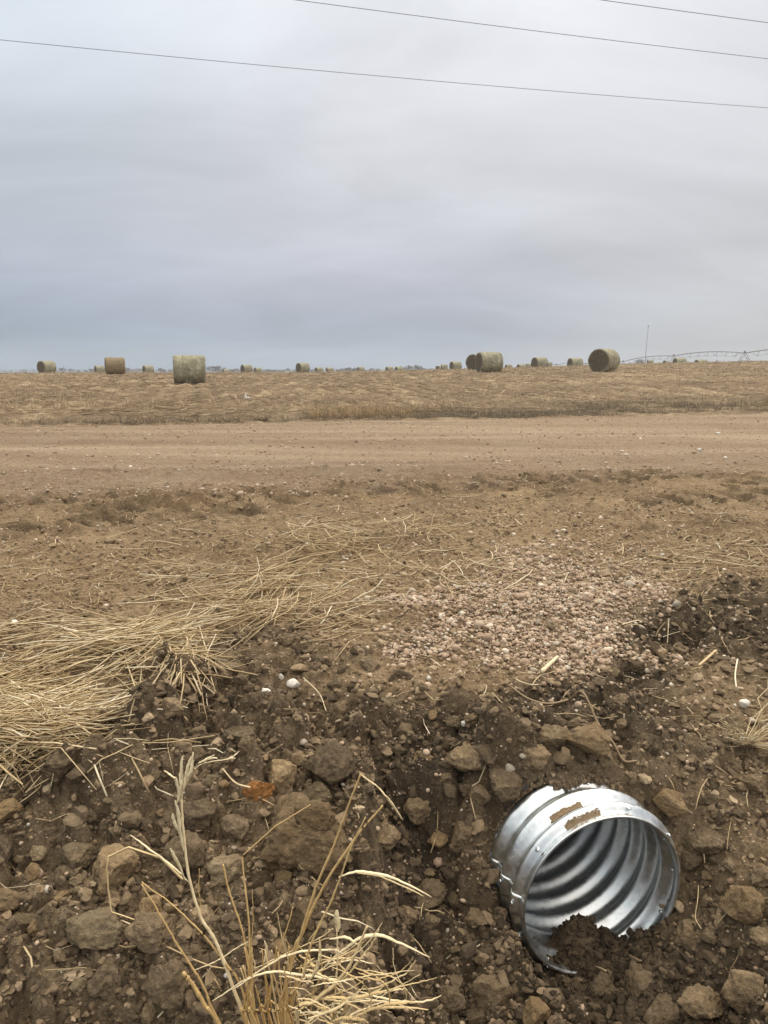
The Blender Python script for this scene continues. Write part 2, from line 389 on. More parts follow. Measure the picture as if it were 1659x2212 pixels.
def clod_mat(name, dry, tint=(1, 1, 1)):                      # dry: how dried-out and pale the clod is
    m, nt, b = mat_new(name)
    b.inputs['Roughness'].default_value = .93; b.inputs['Specular IOR Level'].default_value = .2
    tc = _node(nt, 'ShaderNodeTexCoord'); oi = _node(nt, 'ShaderNodeObjectInfo')
    v = _node(nt, 'ShaderNodeVectorMath', operation='ADD'); nt.links.new(tc.outputs['Object'], v.inputs[0])
    g = _node(nt, 'ShaderNodeNewGeometry'); nt.links.new(g.outputs['Position'], v.inputs[0])
    rv = v.outputs[0]
    d = mrange(nt, noise(nt, 7, 4, vec=rv), .35, .7, max(dry - .25, 0), min(dry + .3, 1))
    c = soil_color(nt, d, vec=rv)
    c = mixc(nt, 1, c, tint, 'MULTIPLY')
    bri = mrange(nt, oi.outputs['Random'], 0, 1, .7, 1.35)
    sc = _node(nt, 'ShaderNodeVectorMath', operation='SCALE'); nt.links.new(c, sc.inputs[0]); nt.links.new(bri, sc.inputs['Scale'])
    nt.links.new(sc.outputs[0], b.inputs['Base Color'])
    bump(nt, b, mth(nt, 'ADD', noise(nt, 130, 6, .75, vec=rv), mth(nt, 'MULTIPLY', noise(nt, 42, 5, .65, vec=rv), 1.8)), .014, 1.0)
    return m
M_CLOD = clod_mat('clod_brown', .28); M_DARK = clod_mat('clod_dark', .0, (.72, .72, .74)); M_TAN = clod_mat('clod_tan', .85, (1.0, .97, .9))
M_GREY = clod_mat('clod_grey', .45, (.95, 1.0, 1.02)); M_MID = clod_mat('clod_light_brown', .6, (1.12, 1.1, 1.05)); M_ORANGE = clod_mat('clod_orange', .45, (1.25, .80, .46))
def stone_mat(name, cols, rough=.7, key='tone'):
    m, nt, b = mat_new(name); b.inputs['Roughness'].default_value = rough; b.inputs['Specular IOR Level'].default_value = .3
    c = ramp(nt, attr(nt, key), cols) if key else None
    g = _node(nt, 'ShaderNodeNewGeometry').outputs['Position']
    n = mrange(nt, noise(nt, 90, 5, vec=g), .3, .7, .8, 1.15)
    sc = _node(nt, 'ShaderNodeVectorMath', operation='SCALE')
    if key: nt.links.new(c, sc.inputs[0])
    else: sc.inputs[0].default_value = cols
    nt.links.new(n, sc.inputs['Scale']); nt.links.new(sc.outputs[0], b.inputs['Base Color'])
    bump(nt, b, noise(nt, 160, 4, vec=g), .002, .6)
    return m
M_PEB = stone_mat('gravel_pebble', [(0, (.15, .105, .07)), (.25, (.31, .215, .145)), (.5, (.42, .305, .21)), (.75, (.50, .385, .27)), (.92, (.38, .34, .27)), (1, (.66, .58, .46))])
M_ROADPEB = stone_mat('road_stone', [(0, (.22, .155, .10)), (.4, (.36, .27, .18)), (.75, (.50, .40, .29)), (.9, (.64, .55, .44)), (1, (.85, .80, .72))])
M_WHITE = stone_mat('white_stone', (.66, .62, .54), key=None); M_PALE = stone_mat('pale_stone', (.42, .36, .28), key=None)
M_GSTONE = stone_mat('grey_stone', (.32, .28, .22), key=None)
M_CRUMB = stone_mat('soil_crumb', [(0, (.045, .032, .020)), (.4, (.125, .090, .055)), (.7, (.21, .153, .092)), (.93, (.29, .21, .125)), (1, (.38, .29, .185))], .95)
def blade_mat(name, cols, rough=.6, trans=.0):
    m, nt, b = mat_new(name); b.inputs['Roughness'].default_value = rough; b.inputs['Specular IOR Level'].default_value = .35
    c = ramp(nt, attr(nt, 'tone'), cols)
    g = _node(nt, 'ShaderNodeNewGeometry').outputs['Position']
    c = mixc(nt, mrange(nt, noise(nt, 45, 3, vec=g), .45, .75, 0, .5), c, (.30, .20, .10))
    nt.links.new(c, b.inputs['Base Color'])
    return m
M_STRAW = blade_mat('dry_straw', [(0, (.20, .14, .075)), (.3, (.38, .275, .145)), (.6, (.57, .435, .24)), (.85, (.72, .585, .36)), (1, (.82, .73, .52))])
M_STALK = blade_mat('tuft_stalk', [(0, (.46, .29, .11)), (.5, (.66, .47, .21)), (1, (.88, .74, .47))])
M_LEAF = blade_mat('tuft_leaf', [(0, (.52, .36, .15)), (.6, (.74, .57, .30)), (1, (.88, .75, .48))])
M_RES = blade_mat('stubble', [(0, (.12, .085, .052)), (.3, (.27, .195, .12)), (.6, (.45, .345, .215)), (1, (.68, .56, .38))])
M_WEED = blade_mat('verge_grass', [(0, (.07, .055, .035)), (.5, (.14, .11, .07)), (.8, (.24, .19, .12)), (1, (.40, .31, .19))])
M_GOLD = blade_mat('gold_grass', [(0, (.24, .16, .085)), (.5, (.46, .325, .17)), (1, (.66, .49, .27))])
M_TWIG = blade_mat('twig_wood', [(0, (.20, .14, .08)), (1, (.34, .25, .15))])
# road
m, nt, b = mat_new('dirt_road'); b.inputs['Roughness'].default_value = .95; b.inputs['Specular IOR Level'].default_value = .15
tc = _node(nt, 'ShaderNodeTexCoord')
mp = _node(nt, 'ShaderNodeMapping'); nt.links.new(tc.outputs['Object'], mp.inputs[0])
mp.inputs['Rotation'].default_value = (0, 0, -.273); mp.inputs['Scale'].default_value = (.10, 1.6, 1)
band = noise(nt, 1, 5, .55, vec=mp.outputs[0]); fine = noise(nt, 22, 6, .75)
f = mth(nt, 'ADD', mth(nt, 'MULTIPLY', band, .6), mth(nt, 'MULTIPLY', fine, .4))
c = ramp(nt, f, [(.38, (.265, .186, .120)), (.5, (.400, .292, .196)), (.61, (.54, .415, .29))])
g0 = noise(nt, 70, 3, .8); c = mixc(nt, mrange(nt, g0, .45, .62, 0, .45), c, (.22, .155, .095))
c = mixc(nt, mrange(nt, noise(nt, .9, 4, .6), .45, .65, 0, .35), c, (.40, .33, .225))
c = mixc(nt, attr(nt, 'damp'), c, mixc(nt, mrange(nt, fine, .35, .65), (.20, .138, .078), (.33, .238, .14)))
sp, cc = spots(nt, 40, .2, .07); sp = mth(nt, 'MULTIPLY', sp, mrange(nt, sepr(nt, cc), .50, .6))
c = mixc(nt, mth(nt, 'MULTIPLY', sp, .6), c, (.46, .37, .27))
nt.links.new(c, b.inputs['Base Color']); bump(nt, b, mth(nt, 'ADD', mth(nt, 'ADD', fine, g0), mth(nt, 'MULTIPLY', sp, .6)), .03, 1)
# field
m, nt, b = mat_new('field_soil'); b.inputs['Roughness'].default_value = .97; b.inputs['Specular IOR Level'].default_value = .1
mp = _node(nt, 'ShaderNodeMapping'); nt.links.new(_node(nt, 'ShaderNodeTexCoord').outputs['Object'], mp.inputs[0])
mp.inputs['Rotation'].default_value = (0, 0, -.235); mp.inputs['Scale'].default_value = (1, .16, 1)
n1 = noise(nt, 1.3, 5, .7, vec=mp.outputs[0]); n2 = noise(nt, .35, 4, .6); n3 = noise(nt, 6, 6, .75)
f = mth(nt, 'ADD', mth(nt, 'ADD', mth(nt, 'MULTIPLY', n1, .3), mth(nt, 'MULTIPLY', n2, .3)), mth(nt, 'MULTIPLY', n3, .4))
c = ramp(nt, f, [(.40, (.105, .072, .045)), (.48, (.185, .135, .085)), (.54, (.30, .225, .14)), (.60, (.46, .365, .235))])
wv = _node(nt, 'ShaderNodeTexWave'); wv.wave_type = 'BANDS'; wv.bands_direction = 'X'; wv.inputs['Scale'].default_value = .2; wv.inputs['Distortion'].default_value = 1.5; wv.inputs['Detail'].default_value = 3; nt.links.new(mp.outputs[0], wv.inputs[0])
c = mixc(nt, mth(nt, 'MULTIPLY', mrange(nt, wv.outputs[1], .55, .95), .55), c, (.17, .12, .075))
c = mixc(nt, attr(nt, 'verge'), c, ramp(nt, n3, [(.35, (.06, .045, .028)), (.65, (.15, .115, .07))]))
nt.links.new(c, b.inputs['Base Color']); bump(nt, b, n3, .06, .9)

def poly_in(px, py, pts):
    ins = np.zeros(px.shape, bool); j = len(pts) - 1
    for i in range(len(pts)):
        xi, yi = pts[i]; xj, yj = pts[j]
        c = ((yi > py) != (yj > py)) & (px < (xj - xi) * (py - yi) / (yj - yi + 1e-9) + xi); ins ^= c; j = i
    return ins
GRAV = [(820, 1350), (880, 1300), (970, 1255), (1060, 1215), (1180, 1190), (1330, 1205), (1430, 1240), (1440, 1300), (1395, 1350), (1345, 1375), (1385, 1430), (1385, 1490), (1270, 1490), (1170, 1435), (1080, 1420), (1000, 1400), (900, 1405), (840, 1390)]
# ------------------------------------------------------------------ the ground: one continuous sheet cut into bank, road and field
def build_ground():
    th = np.concatenate([np.arange(60, 17, -.052), np.arange(17, 8, -.028), np.arange(8, .9, -.02)])
    ys = 1.42 / np.tan(np.radians(th))
    ys = np.concatenate([ys[ys < 60], np.exp(np.linspace(math.log(60.), math.log(420), 240)), np.exp(np.linspace(math.log(430.), math.log(940), 40))])
    ys = np.concatenate([[-6, -3, -1, 0, .4, .65], ys[ys > .75]])
    # columns spread by angle near the camera; widened so a side step still sees ground
    u = np.concatenate([np.linspace(-2.4, -1.31, 30), np.arange(-1.3, -.80, .005), np.arange(-.795, .80, .0017), np.arange(.80, 1.3, .005), np.linspace(1.305, 2.4, 30)])
    U, Y = np.meshgrid(u, ys)
    X = U * np.maximum(Y, .9)
    X = np.where(np.abs(U) > 1.3, X + np.sign(U) * (np.abs(U) - 1.3) * 12, X)
    X = np.clip(X, -2100, 2100)
    R, C = X.shape
    x, y = X.ravel(), Y.ravel()
    z, zb, xd, yd, dug, tan = surface(x, y)
    q = y - K * x; al = x * .963 + y * .27
    idx = np.arange(R * C).reshape(R, C)
    F = np.stack([idx[:-1, :-1], idx[:-1, 1:], idx[1:, 1:], idx[1:, :-1]], -1).reshape(-1, 4)
    # cut the pipe out
    dx, dy = x - PIPE_P[0], y - PIPE_P[1]
    s = dx * PA[0] + dy * PA[1]; t = dx * PB[0] + dy * PB[1]; v = z - (PIPE_P[2] + s * math.tan(PIPE_PITCH))
    inside = (s > .004) & (s < 7.9) & (np.hypot(t, v) < PIPE_R + ridge(s) + .004)
    F = F[~inside[F].any(1)]
    qe = q + (fbm2(x * .8, y * .8, 301, 4) - .5) * .9
    fq = qe[F].mean(1)
    cls = np.where(fq < 5.75, 0, np.where(fq < 14.7, 1, 2))
    n = fbm2(x * 3, y * 3, 311, 4)
    dry = np.clip(1 - dug * (1 - .75 * tan) + (n - .5) * .7 * dug, 0, 1)
    dry = dry * (1 - .45 * np.exp(-((q - 5.4) / .7) ** 2) * sst((n - .3) * 4)) - .3 * np.exp(-((q - 4.35) / .4) ** 2) * sst((fbm2(x * 1.3, y * 1.3, 19, 3) - .45) * 6)
    blob = lambda cx, cy, rx, ry: np.exp(-((x - cx) / rx) ** 2 - ((y - cy) / ry) ** 2)
    dry = np.clip(dry - .7 * blob(1.5, 3.3, .35, .12) - .5 * blob(-1.3, 2.6, .6, .35) * (y < 4), 0, 1)
    gx, gy = xd + (fbm2(x * 4, y * 4, 401, 4, .7) - .5) * 260, yd + (fbm2(x * 4, y * 4, 402, 4, .7) - .5) * 160
    fines = poly_in(gx, gy, GRAV) * (y > 2) * (y < 7) * .9
    dry = np.maximum(dry, fines * .9)
    rut = ruts(q, al, x, y)[1] * sst((fbm2(x * 2.2, y * 5, 161, 4) - .38) * 6)
    dry = dry * (1 - .92 * np.clip(rut, 0, 1))
    damp = np.clip(1.0 * (1 - sst((q - 5.9 - (n - .5) * 1.2) / .8)) + .5 * sst((q - 13.9) / .7), 0, .9)
    verge = np.clip(sst((q - 14.7 - .9 * sst((x - 3) / 3)) / .6) * (1 - sst((q - 18.6 - x * .2 - 3 * (fbm2(x * .4, y * .4, 330, 3) - .5)) / 2.5)) * (.25 + .75 * sst((x + 5) / 3)) * (.30 + 1.0 * sst((fbm2(x * .5, y * 1.0, 331, 5, .6) - .42) * 6)), 0, 1)
    moist_shade = .95 * blob(.72, 1.78, .42, .22) + .8 * blob(.10, 2.05, .10, .35) + .9 * blob(.62, 2.66, .26, .13) + .9 * blob(.88, 2.55, .15, .20) + .85 * blob(1.02, 2.95, .13, .16) + .85 * blob(1.35, 3.35, .5, .14) + .6 * blob(.35, 2.4, .35, .14) + .5 * blob(-.75, 2.25, .3, .12)  # wet soil at the pipe plus painted shade in hollows and gully
    moist_shade = np.clip(moist_shade * (.55 + 1.0 * fbm2(x * 6, y * 6, 340, 4)) * (y < 4.5), 0, .92)
    names = [('ground', 'bank_soil', {'dry': dry, 'fines': fines, 'moist_shade': moist_shade}), ('dirt_road', 'dirt_road', {'damp': damp}), ('field', 'field_soil', {'verge': verge})]
    V = np.stack([x, y, z], -1)
    for k, (nm, mt, at) in enumerate(names):
        f = F[cls == k]; uniq, inv = np.unique(f, return_inverse=True)
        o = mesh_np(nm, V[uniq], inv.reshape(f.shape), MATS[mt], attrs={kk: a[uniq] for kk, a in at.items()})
        tag(o, kind='structure')
build_ground()

# ------------------------------------------------------------------ rock / clod shapes
def ico(sub):
    me = bpy.data.meshes.new('tmp'); import bmesh
    bm = bmesh.new(); bmesh.ops.create_icosphere(bm, subdivisions=sub, radius=1); bm.to_mesh(me); bm.free()
    V = np.empty(len(me.vertices) * 3); me.vertices.foreach_get('co', V); F = np.empty(len(me.polygons) * 3, np.int32)
    me.polygons.foreach_get('vertices', F); bpy.data.meshes.remove(me)
    return V.reshape(-1, 3), F.reshape(-1, 3)
def rock(sub, seed, facets=9, rough=.12, fine=.04, keep=.72):
    V, F = ICO[sub]; V = V.copy(); r = np.random.default_rng(seed)
    D = V / np.linalg.norm(V, axis=1, keepdims=True)
    V += D * ((fbm3(V * 1.7 + seed * 3.1, seed, 3) - .5) * rough * 3)[:, None]
    for i in range(facets):                                  # chip flat faces off
        nrm = r.normal(size=3); nrm /= np.linalg.norm(nrm); d = r.uniform(keep - .14, keep + .16)
        e = V @ nrm - d; V -= np.outer(np.maximum(e, 0) * .94, nrm)
    D = V / np.linalg.norm(V, axis=1, keepdims=True)
    if sub >= 5:
        V += D * ((np.abs(fbm3(V * 2.6 + seed, seed + 5, 3) - .5) * -2.4 + .3) * rough * .9)[:, None]      # cracks and folds
        blk = np.floor(fbm3(V * 3.2 + seed * 2, seed + 7, 2) * 7) / 7; V += D * ((blk - .5) * fine * 3.2)[:, None]   # broken steps
    V += D * ((fbm3(V * 6 + seed, seed + 9, 5, .62) - .5) * fine * 4.5)[:, None]
    return V, F
ICO = {k: ico(k) for k in (1, 2, 3, 5, 6)}
CLODS = [rock(5, 100 + i, 10 + i % 5, .12, .05, .64) for i in range(14)]
BIG = [rock(6, 300 + i, 14, .15, .055, .66) for i in range(3)]
CL_ME, ST_ME = {}, {}
def clod_mesh(i, mat, big=False):
    key = (i, mat.name, big)
    if key not in CL_ME:
        V, F = (BIG if big else CLODS)[i]; CL_ME[key] = mesh_np('earth_clod', V, F, mat, link=False)
    return CL_ME[key]
def surf1(x, y): return float(Hs(np.array([x]), np.array([y]))[0])
def put_clod(x, y, rx, ry, rz, rot, mat, i, label, group=None, name='earth_clod', big=False, sink=.35, z=None, tilt=(0, 0), cat='clod'):
    o = bpy.data.objects.new(name, clod_mesh(i, mat, big)); COL.objects.link(o)
    if z is None: z = float(base_z(np.array([x]), np.array([y]))[0])
    zc = z + rz * (1 - 2 * sink)                              # keep clods out of the pipe
    dx, dy = x - PIPE_P[0], y - PIPE_P[1]; s_ = dx * PA[0] + dy * PA[1]; t_ = dx * PB[0] + dy * PB[1]; v_ = zc - PIPE_P[2]; rr = max(rx, ry) * .92
    need = PIPE_R + .03 + rr; dist = math.hypot(t_, v_)
    if -rr * .9 < s_ < .8 and dist < need:
        t2, v2 = t_ / dist * need, v_ / dist * need
        if v_ < 0: t2, v2 = math.copysign(math.sqrt(max(need ** 2 - v_ ** 2, 0)), t_), v_
        x += (t2 - t_) * PB[0]; y += (t2 - t_) * PB[1]; zc += v2 - v_
    o.location = (x, y, zc); o.scale = (rx, ry, rz); o.rotation_euler = (tilt[0], tilt[1], rot)
    return tag(o, label, cat, group)
G1 = 'large lumps of dug earth around the pipe'
# photo x, y, width, height, material, label
NAMED = [
 (655, 1812, 250, 175, M_MID, 'biggest rugged lump of brown earth, left of the pipe behind the tall straw', 1),
 (697, 1812, 95, 75, M_TAN, 'pale tan angular block sitting on top of the biggest lump of earth', 0),
 (556, 1727, 66, 46, M_ORANGE, 'rust orange lump of earth lying behind the tall pale stalk', 0),
 (688, 1702, 76, 50, M_GREY, 'flat topped grey brown block just above the biggest lump of earth', 0),
 (610, 1672, 82, 100, M_MID, 'tall brown clod with a pale side, above and right of the orange lump', 0),
 (712, 1645, 98, 105, M_DARK, 'upright dark grey brown clod behind the grey brown block', 0),
 (738, 1545, 68, 70, M_CLOD, 'rounded brown clod by itself below the white pebbles, on the slope left of centre', 0),
 (570, 1551, 68, 60, M_DARK, 'dark lumpy clod on the slope left below the three white stones', 0),
 (522, 1610, 80, 60, M_DARK, 'wide crumbly dark clod halfway between straw mat and orange lump', 0),
 (428, 1750, 108, 78, M_DARK, 'dark clod directly behind the upper part of the pale arching stalk', 0),
 (405, 1835, 100, 115, M_CLOD, 'steep brown clod crossed by the pale arching stalk', 0),
 (165, 1843, 100, 60, M_GREY, 'smooth grey brown slab of earth near the left edge, above its twin', 0),
 (140, 1888, 82, 56, M_DARK, 'rounded dark clod under the smooth slab near the left edge', 0),
 (245, 1885, 106, 98, M_MID, 'blocky reddish brown clod framed by the bent straw on the left', 0),
 (480, 1890, 80, 72, M_GREY, 'round brown clod between the two left groups of tuft stalks', 0),
 (220, 2058, 130, 100, M_GREY, 'big flat topped grey clod at lower left', 0),
 (335, 2058, 118, 82, M_CLOD, 'jagged clod right beside the big flat topped grey clod', 0),
 (375, 2165, 112, 108, M_CLOD, 'brown clod at the bottom edge left of the tuft base', 0),
 (142, 2043, 62, 70, M_DARK, 'dark clod wedged against the left side of the grey flat topped clod', 0),
 (68, 1898, 32, 46, M_TAN, 'small pale gritty clod standing near the left edge', 0),
 (130, 1950, 60, 34, M_TAN, 'low tan clod between the slab and the grey clod on the left', 0),
 (1269, 1628, 118, 82, M_MID, 'large smooth brown block lying above the pipe', 0),
 (1190, 1615, 66, 62, M_CLOD, 'squarish brown block split off to the left of the large block above the pipe', 0),
 (1157, 1668, 80, 60, M_CLOD, 'gritty brown clod just behind the upper left of the pipe', 0),
 (1345, 1540, 96, 88, M_DARK, 'dark overhanging clod at the lower end of the gravel fan', 0),
 (1403, 1752, 96, 70, M_TAN, 'pale tan rock resting against the top right of the pipe', 0),
 (1607, 1978, 98, 94, M_TAN, 'rounded tan boulder of earth near the right edge level with the pipe', 0),
 (1160, 2180, 60, 64, M_TAN, 'tan block at the bottom edge below the pipe', 0),
 (1057, 2128, 88, 92, M_CLOD, 'brown clod left below the broken bottom lip of the pipe', 0),
 (1520, 2165, 108, 84, M_CLOD, 'brown clod at the bottom edge right of centre, below the pile of wet earth', 0),
 (1612, 2140, 112, 104, M_CLOD, 'cracked brown clod in the bottom right corner', 0),
 (1300, 2140, 54, 62, M_GREY, 'smooth grey brown stone shaped clod under the pipe mouth', 0),
 (1000, 1835, 52, 78, M_CLOD, 'narrow upright brown clod midway between biggest lump and pipe', 0),
 (945, 1808, 42, 46, M_TAN, 'small tan wedge of earth left of the narrow upright clod', 0),
 (1090, 1912, 60, 44, M_CLOD, 'small brown clod pressed against the left side of the pipe', 0),
 (1627, 1705, 64, 60, M_CLOD, 'round clod at the right edge under the uprooted grass', 0),
 (1447, 1581, 50, 52, M_DARK, 'dark clod on the right wall of the hollow above the pipe', 0),
 (1230, 1288, 50, 26, M_CLOD, 'single brown clod lying on the gravel fan', 0),
 (1010, 1655, 92, 88, M_CLOD, 'lumpy brown clod right of centre between cracked edge and pipe', 0),
 (870, 1612, 66, 62, M_CLOD, 'brown clod under the cracked edge near the centre', 0),
 (562, 905, 42, 20, M_DARK, 'lone black lump of earth at the far edge of the road', 0),
]
def build_named():
    for k, (xd, yd, w, h, mt, lab, big) in enumerate(NAMED):
        P, t = hit(xd, yd + h * .30); P = P[0]
        d = P[1] * cP - (P[2] - CAM_H) * sP
        if k == 1: P[1] -= .10; P[2] += .13
        rx = w / 2 / FOC * d * 1.08; hz = h / 2 / FOC * d * 1.05
        put_clod(P[0], P[1] + hz * .2, rx, (rx + hz) * .5, hz * .95, random.uniform(-.4, .4), mt, (k * 5 + 1) % (3 if big else 14), lab, G1, big=bool(big), sink=.22,
                 tilt=(random.uniform(-.2, .2), random.uniform(-.15, .15)), z=float(P[2]) if k == 1 else .35 * float(P[2]) + .65 * surf1(P[0], P[1]))
build_named()
def build_random_clods():
    """the next largest lumps of dug earth, each an object"""
    placed = [(n[0], n[1], n[2] * .42) for n in NAMED]
    zonesL = [('brown earth clod lying in the dug ground left of the pipe', lambda x, y: x < 830), ('brown earth clod lying between biggest lump and pipe', lambda x, y: 830 <= x < 1130),
              ('brown earth clod lying right of or above the pipe', lambda x, y: x >= 1130)]
    placed += [(a, b, 26) for a, b in ((635, 1481), (574, 1495), (608, 1466), (1607, 1524), (1102, 1666), (556, 1740), (1130, 1636))]
    cnt = 0; tries = 0
    while cnt < 235 and tries < 5000:
        tries += 1
        xd = random.uniform(-40, 1700); yd = random.uniform(1400, 2230)
        if yd < np.interp(xd, EX, EY) + 30: continue
        if 1110 < xd < 1490 and 1690 < yd < 2120: continue
        if xd < 230 and yd < 1700: continue
        if 1480 < xd < 1659 and 1380 < yd < 1620 and random.random() < .8: continue
        wpx = random.choice([24, 28, 34, 40, 48, 58, 70, 84]) * (1.15 if yd > 1700 else .85)
        if any(math.hypot(xd - a, (yd - b) * 1.2) < r + wpx * .42 for a, b, r in placed): continue
        placed.append((xd, yd, wpx * .42))
        P, t = hit(xd, yd); P = P[0]; d = P[1] * cP - (P[2] - CAM_H) * sP
        r = wpx / 2 / FOC * d
        mt = random.choice([M_CLOD, M_CLOD, M_CLOD, M_GREY, M_TAN, M_DARK] if (yd > 1550 and xd < 1000) else [M_CLOD, M_DARK, M_DARK])
        lab = next(l for l, c in zonesL if c(xd, yd))
        put_clod(P[0], P[1], r * random.uniform(.9, 1.25), r * random.uniform(.8, 1.1), r * random.uniform(.6, .95), random.uniform(0, 6.28), mt, random.randrange(14),
                 lab, 'loose clods of dug earth: ' + lab.split('lying ')[1], sink=.36, tilt=(random.uniform(-.5, .5), random.uniform(-.5, .5)),
                 z=float(Hs(np.array([P[0]]), np.array([P[1]]))[0]) - r * .2)
        cnt += 1
build_random_clods()
STONES = [
 (635, 1481, 30, 19, M_WHITE, 'largest white stone of the three lying below the straw mat'),
 (574, 1495, 21, 11, M_WHITE, 'flat white stone, leftmost of the three below the straw mat'),
 (608, 1466, 10, 15, M_WHITE, 'small upright white stone between and above the other two white ones'),
 (1607, 1524, 23, 19, M_WHITE, 'white angular stone on the tan soil at the right edge'),
 (1624, 1561, 17, 15, M_PALE, 'round pale brown stone below the white angular one at the right edge'),
 (1461, 1305, 17, 15, M_GSTONE, 'round grey stone beside the dark furrow right of the gravel'),
 (1360, 1262, 20, 15, M_PALE, 'pale oval stone at the upper right rim of the gravel fan'),
 (1102, 1666, 24, 24, M_PALE, 'yellowish square stone in the dark soil above the left of the pipe'),
 (1130, 1636, 17, 11, M_PALE, 'small pale stone above the yellowish square stone'),
 (1002, 1566, 13, 13, M_WHITE, 'small whitish stone on the tan crust near the centre'),
 (31, 1346, 17, 13, M_WHITE, 'whitish stone beside the straw at the left edge'),
 (664, 1177, 12, 14, M_WHITE, 'white stone beside the small nest of straw on the shoulder'),
 (657, 1607, 20, 14, M_PALE, 'pinkish pale stone among the dark clods left of centre'),
 (926, 1468, 10, 12, M_WHITE, 'tiny white stone under the left end of the gravel'),
 (1511, 972, 10, 8, M_WHITE, 'white stone on the far half of the road at right'),
 (1551, 937, 9, 7, M_WHITE, 'white stone near the far road edge at right'),
 (1384, 1357, 16, 14, M_PALE, 'tan stone at the right rim of the gravel next to the hollow'),
 (1283, 1412, 14, 12, M_GSTONE, 'grey brown pebble, biggest in the lower gravel'),
 (1162, 1345, 14, 12, M_GSTONE, 'dark grey pebble in the middle of the gravel'),
 (1136, 1347, 22, 9, M_PALE, 'long pale pebble left of the dark grey one in the gravel'),
 (490, 2110, 13, 11, M_WHITE, 'white pebble showing behind the tuft stalks'),
 (130, 2105, 10, 10, M_WHITE, 'white pebble in front of the grey flat topped clod'),
]
def build_stones():
    for k, (xd, yd, w, h, mt, lab) in enumerate(STONES):
        P, t = hit(xd, yd + h * .3, True); P = P[0]; d = P[1] * cP - (P[2] - CAM_H) * sP
        i = k % 6
        key = (i, mt.name)
        if key not in ST_ME:
            V, F = rock(3, 500 + i, 11, .10, .02, .72); ST_ME[key] = mesh_np('stone', V, F, mt, link=False)
        o = bpy.data.objects.new('stone', ST_ME[key]); COL.objects.link(o)
        rx = w / 2 / FOC * d * 1.1; rz = h / 2 / FOC * d * 1.15
        o.location = (P[0], P[1], P[2] + rz * (.95 if yd > 1400 else .6)); o.scale = (rx, rx * .8, rz); o.rotation_euler = (0, 0, random.uniform(-.3, .3))
        tag(o, lab, 'stone', 'single stones lying on the soil')
build_stones()

# ------------------------------------------------------------------ scattered pieces of one kind in one mesh ("stuff")
def scatter(name, P, size, tone, mat, templates, squash=.7, smooth=True, sink=.3, aniso=.35):
    N = len(P); r = np.random.default_rng(len(P)); Vs, Fs, Ts = [], [], []; off = 0
    pick = r.integers(0, len(templates), N)
    for k, (TV, TF) in enumerate(templates):
        I = np.where(pick == k)[0]
        if not len(I): continue
        n = len(I); a = r.uniform(0, 6.283, n); s = size[I][:, None] * (1 + r.uniform(-aniso, aniso, (n, 3))); s[:, 2] *= squash
        A = TV[None] * s[:, None, :]
        tl = r.normal(0, .35, (n, 2)); ca, sa = np.cos(tl[:, 0])[:, None], np.sin(tl[:, 0])[:, None]
        y, z = A[..., 1] * ca - A[..., 2] * sa, A[..., 1] * sa + A[..., 2] * ca
        x = A[..., 0]; cb, sb = np.cos(a)[:, None], np.sin(a)[:, None]
        W = np.stack([x * cb - y * sb, x * sb + y * cb, z], -1) + P[I][:, None, :]
        W[..., 2] += (size[I] * squash * (1 - 2 * sink))[:, None]
        Vs.append(W.reshape(-1, 3)); Ts.append(np.repeat(tone[I], len(TV)))
        Fs.append((TF[None] + (np.arange(n) * len(TV))[:, None, None]).reshape(-1, 3) + off); off += n * len(TV)
    o = mesh_np(name, np.concatenate(Vs), np.concatenate(Fs), mat, smooth=smooth, attrs={'tone': np.concatenate(Ts)})
    return o
T_PEB = [rock(2, 700 + i, 4, .05, .01, .86) for i in range(8)]
T_CRUMB = [rock(2, 720 + i, 9, .34, .17, .58) for i in range(12)]
T_SMALL = [rock(1, 740 + i, 3, .10, .03, .80) for i in range(8)]
